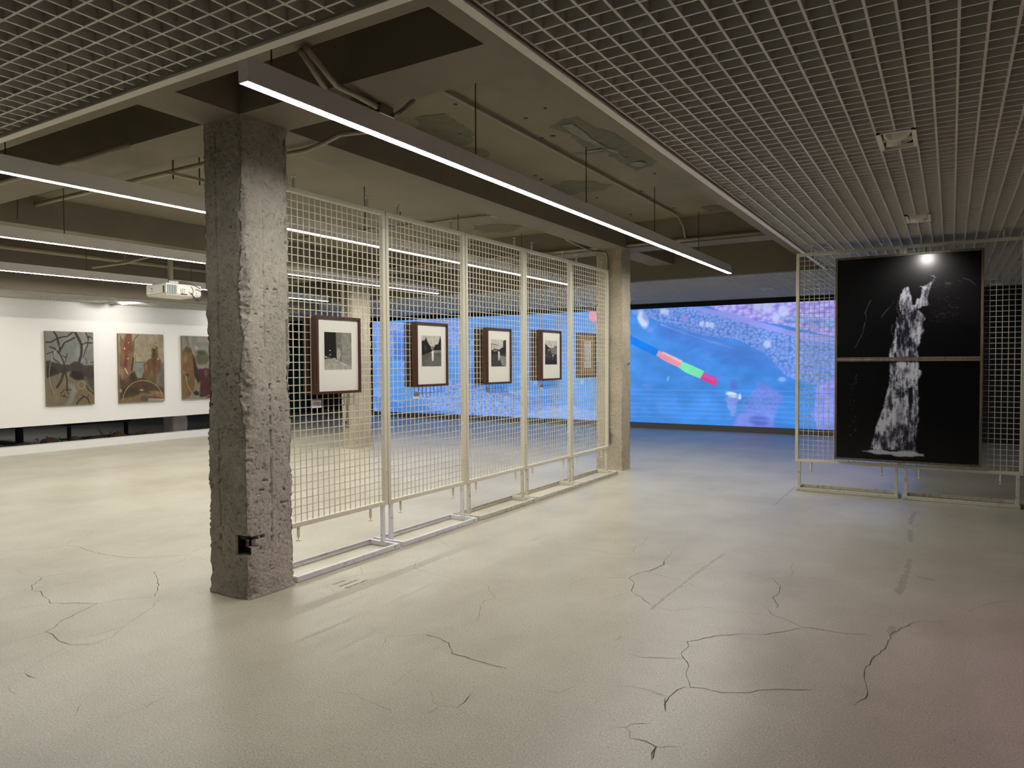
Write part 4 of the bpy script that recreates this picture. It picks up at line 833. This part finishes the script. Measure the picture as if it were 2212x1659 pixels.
# left part, behind the mesh
pebbles(z6([(660, 630), (1000, 600), (1300, 620), (1260, 820), (1100, 760), (1000, 900), (900, 860), (670, 840)]), 9, (70, 130, 232), (156, 176, 255), .7, 21, .85, 20)
pebbles(z6([(840, 880), (1200, 1020), (1650, 1080), (1900, 1200), (2180, 1290), (2180, 1300), (1300, 1280), (1050, 1230), (900, 1050)]), 6, (54, 110, 214), (150, 186, 255), .8, 23, .9, 20); V.poly(z6([(1700, 1240), (2000, 1180), (2180, 1250), (2180, 1300), (1600, 1290)]), (136, 180, 255), .8, 6, 16)
V.line(z6([(830, 960), (1000, 1060), (1200, 1170), (1300, 1260)]), 7, (128, 172, 250), .8, 3, 8); V.poly(z6([(1290, 960), (1380, 920), (1400, 1060), (1330, 1080)]), (44, 104, 208), .7, 6, 20); V.poly(z6([(780, 690), (900, 700), (1000, 760), (940, 900), (800, 860)]), (56, 110, 214), .6, 8, 24)
V.poly(z6([(660, 640), (720, 640), (760, 900), (700, 1240), (660, 1240)]), (128, 168, 255), .6, 10, 20); V.blob((1283, 682), 13, 13, (250, 140, 190), 1, .25)
V.tint(V.fbm(30, 4, .3), .88, 1.10)
V.blend(np.clip((V.fbm(40, 4, .3)-.62)*5, 0, 1)*(V.yy > V.H*.35), (110, 156, 236), .35)
for pl in ([(1290, 960), (1340, 900), (1395, 880), (1400, 960), (1350, 1000)], [(1390, 830), (1480, 700), (1600, 640), (1640, 820), (1560, 900), (1440, 900)], [(1400, 1080), (1560, 1080), (1700, 1200), (1900, 1180), (1860, 1120), (1600, 1130)], [(660, 1130), (860, 1180), (1200, 1240), (1250, 1270), (700, 1250)]):
    V.poly(z6(pl), (60, 116, 206), .55, 4, 18)
for u, v, r in ((1700, 960, 5), (1760, 1030, 6), (1840, 1000, 5), (1560, 1140, 7), (1500, 1180, 6), (1650, 1200, 5), (1010, 700, 10), (960, 760, 8), (1150, 720, 8), (1330, 760, 6)): V.blob(z6([(u, v)])[0], r, r*.9, (150, 182, 255), .7, .35, 0, .4)
vt = thing('video_wall', (-7.4, YSCR, SZ0), 'wide glowing blue video wall showing underwater pebbles and a coloured stick', 'video screen')
MB().box(SX0-.02, SX1+.02, YSCR+.004, YSCR+.06, SZ0-.004, SZ1+.004).build('cabinet', M_blk, vt)
V.surface('picture', (SX0, YSCR, SZ1), (SX1-SX0, 0, 0), (0, 0, -(SZ1-SZ0)), M_video, vt)
tag(MB().box(-14.52, -14.30, 15.1, 15.25, 0, ZG).build('black_post', M_black), 'narrow black post at the left end of the video wall', 'post')

# teal curtain on a dark side wall, beyond the nearest mesh screen
cm = MB(); n = 60; P_ = []
for i in range(n+1):
    x = -18.1+(1.25)*i/n; y = 15.32+.05*math.sin(i*1.35)+.02*math.sin(i*.5); P_.append((x, y))
n0 = 0
for z in (.03, 2.82):
    for x, y in P_: cm.v.append((x, y, z))
for x, y in P_: cm.v.append((x, y+.02, 2.82))
for i in range(n): cm.f.append([i, i+1, n+1+i+1, n+1+i])
tag(cm.build('curtain', M_teal, smooth=True), 'dark teal curtain in the unlit corner seen through the nearest mesh screen', 'curtain')

# ================================================================== PROJECTOR
N_ = onX(359.1, 635.9, -8.8); zb = N_.z; Lp = onZ(315.7, 641.3, zb); Rp = onZ(435, 643, zb)
ux = (Lp-N_); uy = (Rp-N_); Fp = Lp+uy
H_ = .158
t = thing('projector', (N_.x, N_.y, zb), 'white projector hanging from a pole left of the foreground column', 'projector')
def lerp2(a, b): return N_+ux*a+uy*b
def quadprism(m, a0, a1, b0, b1, z0, z1): return m.prism([tuple(lerp2(a, b))[:2] for a, b in ((a0, b0), (a0, b1), (a1, b1), (a1, b0))], z0, z1)
m = MB(); ins = .03
bot = [lerp2(a, b) for a, b in ((ins, ins), (ins, 1-ins), (1-ins, 1-ins), (1-ins, ins))]; top = [lerp2(a, b) for a, b in ((0, 0), (0, 1), (1, 1), (1, 0))]
m.quad8([(p.x, p.y, zb) for p in bot]+[(p.x, p.y, zb+.02) for p in top]); n0 = len(m.v); m.prism([(p.x, p.y) for p in top], zb+.02, zb+H_)
bd = m.build('body', M_plastic, t, bevel=.012)
fx = lambda a, b: lerp2(a, b)
m = MB(); M_vent = mat('vent_grey', rgb(78, 96, 98), .5)
quadprism(m, -.006, .004, .03, .30, zb+.02, zb+.135); vg = m.build('vent_grille', M_vent, t)
m = MB()
for k in range(6): quadprism(m, -.012, -.004, .05+k*.045, .062+k*.045, zb+.022, zb+.133)
m.build('vent_slats', M_plastic, vg)
m = MB()
for a, z in ((.40, .07), (.40, .045), (.45, .085), (.45, .06), (.45, .035), (.50, .08), (.50, .05), (.63, .05), (.85, .04), (.74, .045)): quadprism(m, -.006, .003, a, a+.02, zb+z, zb+z+.014)
quadprism(m, -.006, .003, .40, .58, zb+.018, zb+.032); m.build('port', M_blk, t)
m = MB(); quadprism(m, .08, .16, -.004, .003, zb+.03, zb+.12); quadprism(m, .68, .72, -.004, .003, zb+.055, zb+.065); quadprism(m, .68, .73, -.004, .003, zb+.09, zb+.105).build('side_vent', M_blk, t)
cc = lerp2(.3, .30)
MB().box(cc.x-.07, cc.x+.07, cc.y-.07, cc.y+.07, zb+H_, zb+H_+.045).build('mount_plate', M_steel, t, bevel=.004)
MB().tube([(cc.x, cc.y, zb+H_+.04), (cc.x, cc.y, ZS)], .035, 14).build('pole', M_pipe, t, smooth=True)
e = lambda a, b, z: tuple(lerp2(a, b)+Vector((0, 0, z)))
cbm = MB()
for pts in ([(.3, .38, .19), (.2, .6, .20), (.05, .78, .17), (-.12, .92, .10), (-.14, .95, .02), (-.12, .85, -.06), (-.10, .74, -.03), (-.05, .70, .03), (-.02, .66, .05)], [(.3, .40, .18), (.1, .64, .17), (-.05, .72, .10), (-.08, .70, 0.0), (-.12, .80, -.05), (-.12, .95, -.03), (-.1, .98, .04), (-.06, .90, .09), (-.02, .82, .10)], [(-.02, .66, .045), (-.08, .78, -.02), (-.1, .88, -.055)]):
    P = [Vector(e(*q_)) for q_ in pts]; Q = []
    for i in range(len(P)-1):
        p0, p1_, p2_, p3_ = P[max(i-1, 0)], P[i], P[i+1], P[min(i+2, len(P)-1)]
        for k in range(5):
            s = k/5; Q.append(.5*((2*p1_)+(p2_-p0)*s+(2*p0-5*p1_+4*p2_-p3_)*s*s+(3*p1_-p0-3*p2_+p3_)*s**3))
    Q.append(P[-1]); cbm.tube(Q, .0045, 6)
cbm.build('cables', M_blk, t)

# ================================================================== PLANTING BED UNDER THE WHITE WALL
rnd = random.Random(12)
def rock(x, y, r):
    bm = bmesh.new(); bmesh.ops.create_icosphere(bm, subdivisions=3, radius=1)
    ph = [rnd.uniform(0, 6) for _ in range(6)]
    for v in bm.verts:
        c = v.co; k = 1+.16*math.sin(3*c.x+ph[0])+.13*math.sin(4*c.y+ph[1])+.12*math.sin(5*c.z+ph[2])+.06*math.sin(9*c.x+7*c.y+ph[3])
        v.co = Vector((c.x*k*r*1.2, c.y*k*r, c.z*k*r*.62))
    me = bpy.data.meshes.new('stone'); bm.to_mesh(me); bm.free(); me.materials.append(M_rock)
    o = bpy.data.objects.new('stone', me); COL.objects.link(o); o.location = (x, y, r*.5); o.rotation_euler = (0, 0, rnd.uniform(0, 6))
    tag(o, 'dark brown rubble stone heaped in the slot under the white wall', 'stone', 'rubble stones under the white wall')
y = 5.3
while y < 9.9:
    if not 8.85 < y < 9.45: rock(-13.95+rnd.uniform(-.1, .12), y, rnd.uniform(.13, .155))
    y += rnd.uniform(.42, .46)
def plant(x, y, h, lab):
    t = thing('leafy_plant', (x, y, 0), lab, 'plant', 'low plants under the white wall'); m = MB(); s = MB()
    for i in range(7):
        an = rnd.uniform(0, 6.28); L = h*rnd.uniform(.5, 1); tip = Vector((x+math.cos(an)*L*.5, y+math.sin(an)*L*.7, L)); b = Vector((x, y, .02)); s.tube([b, b.lerp(tip, .5)+Vector((0, 0, .02)), tip], .003, 5)
        for k in range(7):
            c = b.lerp(tip, .35+.65*k/6); d = Vector((rnd.uniform(-1, 1), rnd.uniform(-1, 1), rnd.uniform(-.1, .8))).normalized()*rnd.uniform(.03, .055); w_ = d.cross(Vector((0, 0, 1))).normalized()*.014
            n0 = len(m.v); m.v += [tuple(c), tuple(c+d*.5+w_), tuple(c+d), tuple(c+d*.5-w_)]; m.f.append([n0, n0+1, n0+2, n0+3])
    s.build('stem', M_leaf, t); m.build('leaves', M_leaf, t)
for i, (y, h, lab) in enumerate(((5.52, .26, 'low leafy plant at the left end of the slot'), (6.35, .24, 'low leafy plant in the slot below the leftmost painting'), (6.8, .22, 'trailing plant in the slot right of the leftmost painting'), (7.55, .34, 'upright bushy plant in the slot left of the middle painting'), (8.2, .2, 'sparse plant in the slot below the middle painting'), (9.62, .38, 'dense dark plant in the slot beside the near column'))):
    plant(-13.70, y, h, lab)
tag(MB().box(-16.3, -15.2, 5.6, 6.9, .30, .36).box(-16.2, -16.1, 5.7, 5.8, 0, .30).box(-15.4, -15.3, 6.7, 6.8, 0, .30).build('low_table', M_blk), 'low black table beyond the slot under the leftmost painting', 'table')
tag(MB().box(-15.6, -14.9, 7.4, 8.7, .30, .35).box(-15.0, -14.94, 8.6, 8.66, 0, .30).box(-15.0, -14.94, 7.45, 7.5, 0, .30).build('low_table', M_blk), 'low black table beyond the slot, nearer the pale column foot', 'table')
for o in list(bpy.data.objects):
    if o.type == 'MESH' and o.parent is None and 'label' not in o and 'kind' not in o: o['kind'] = 'structure'
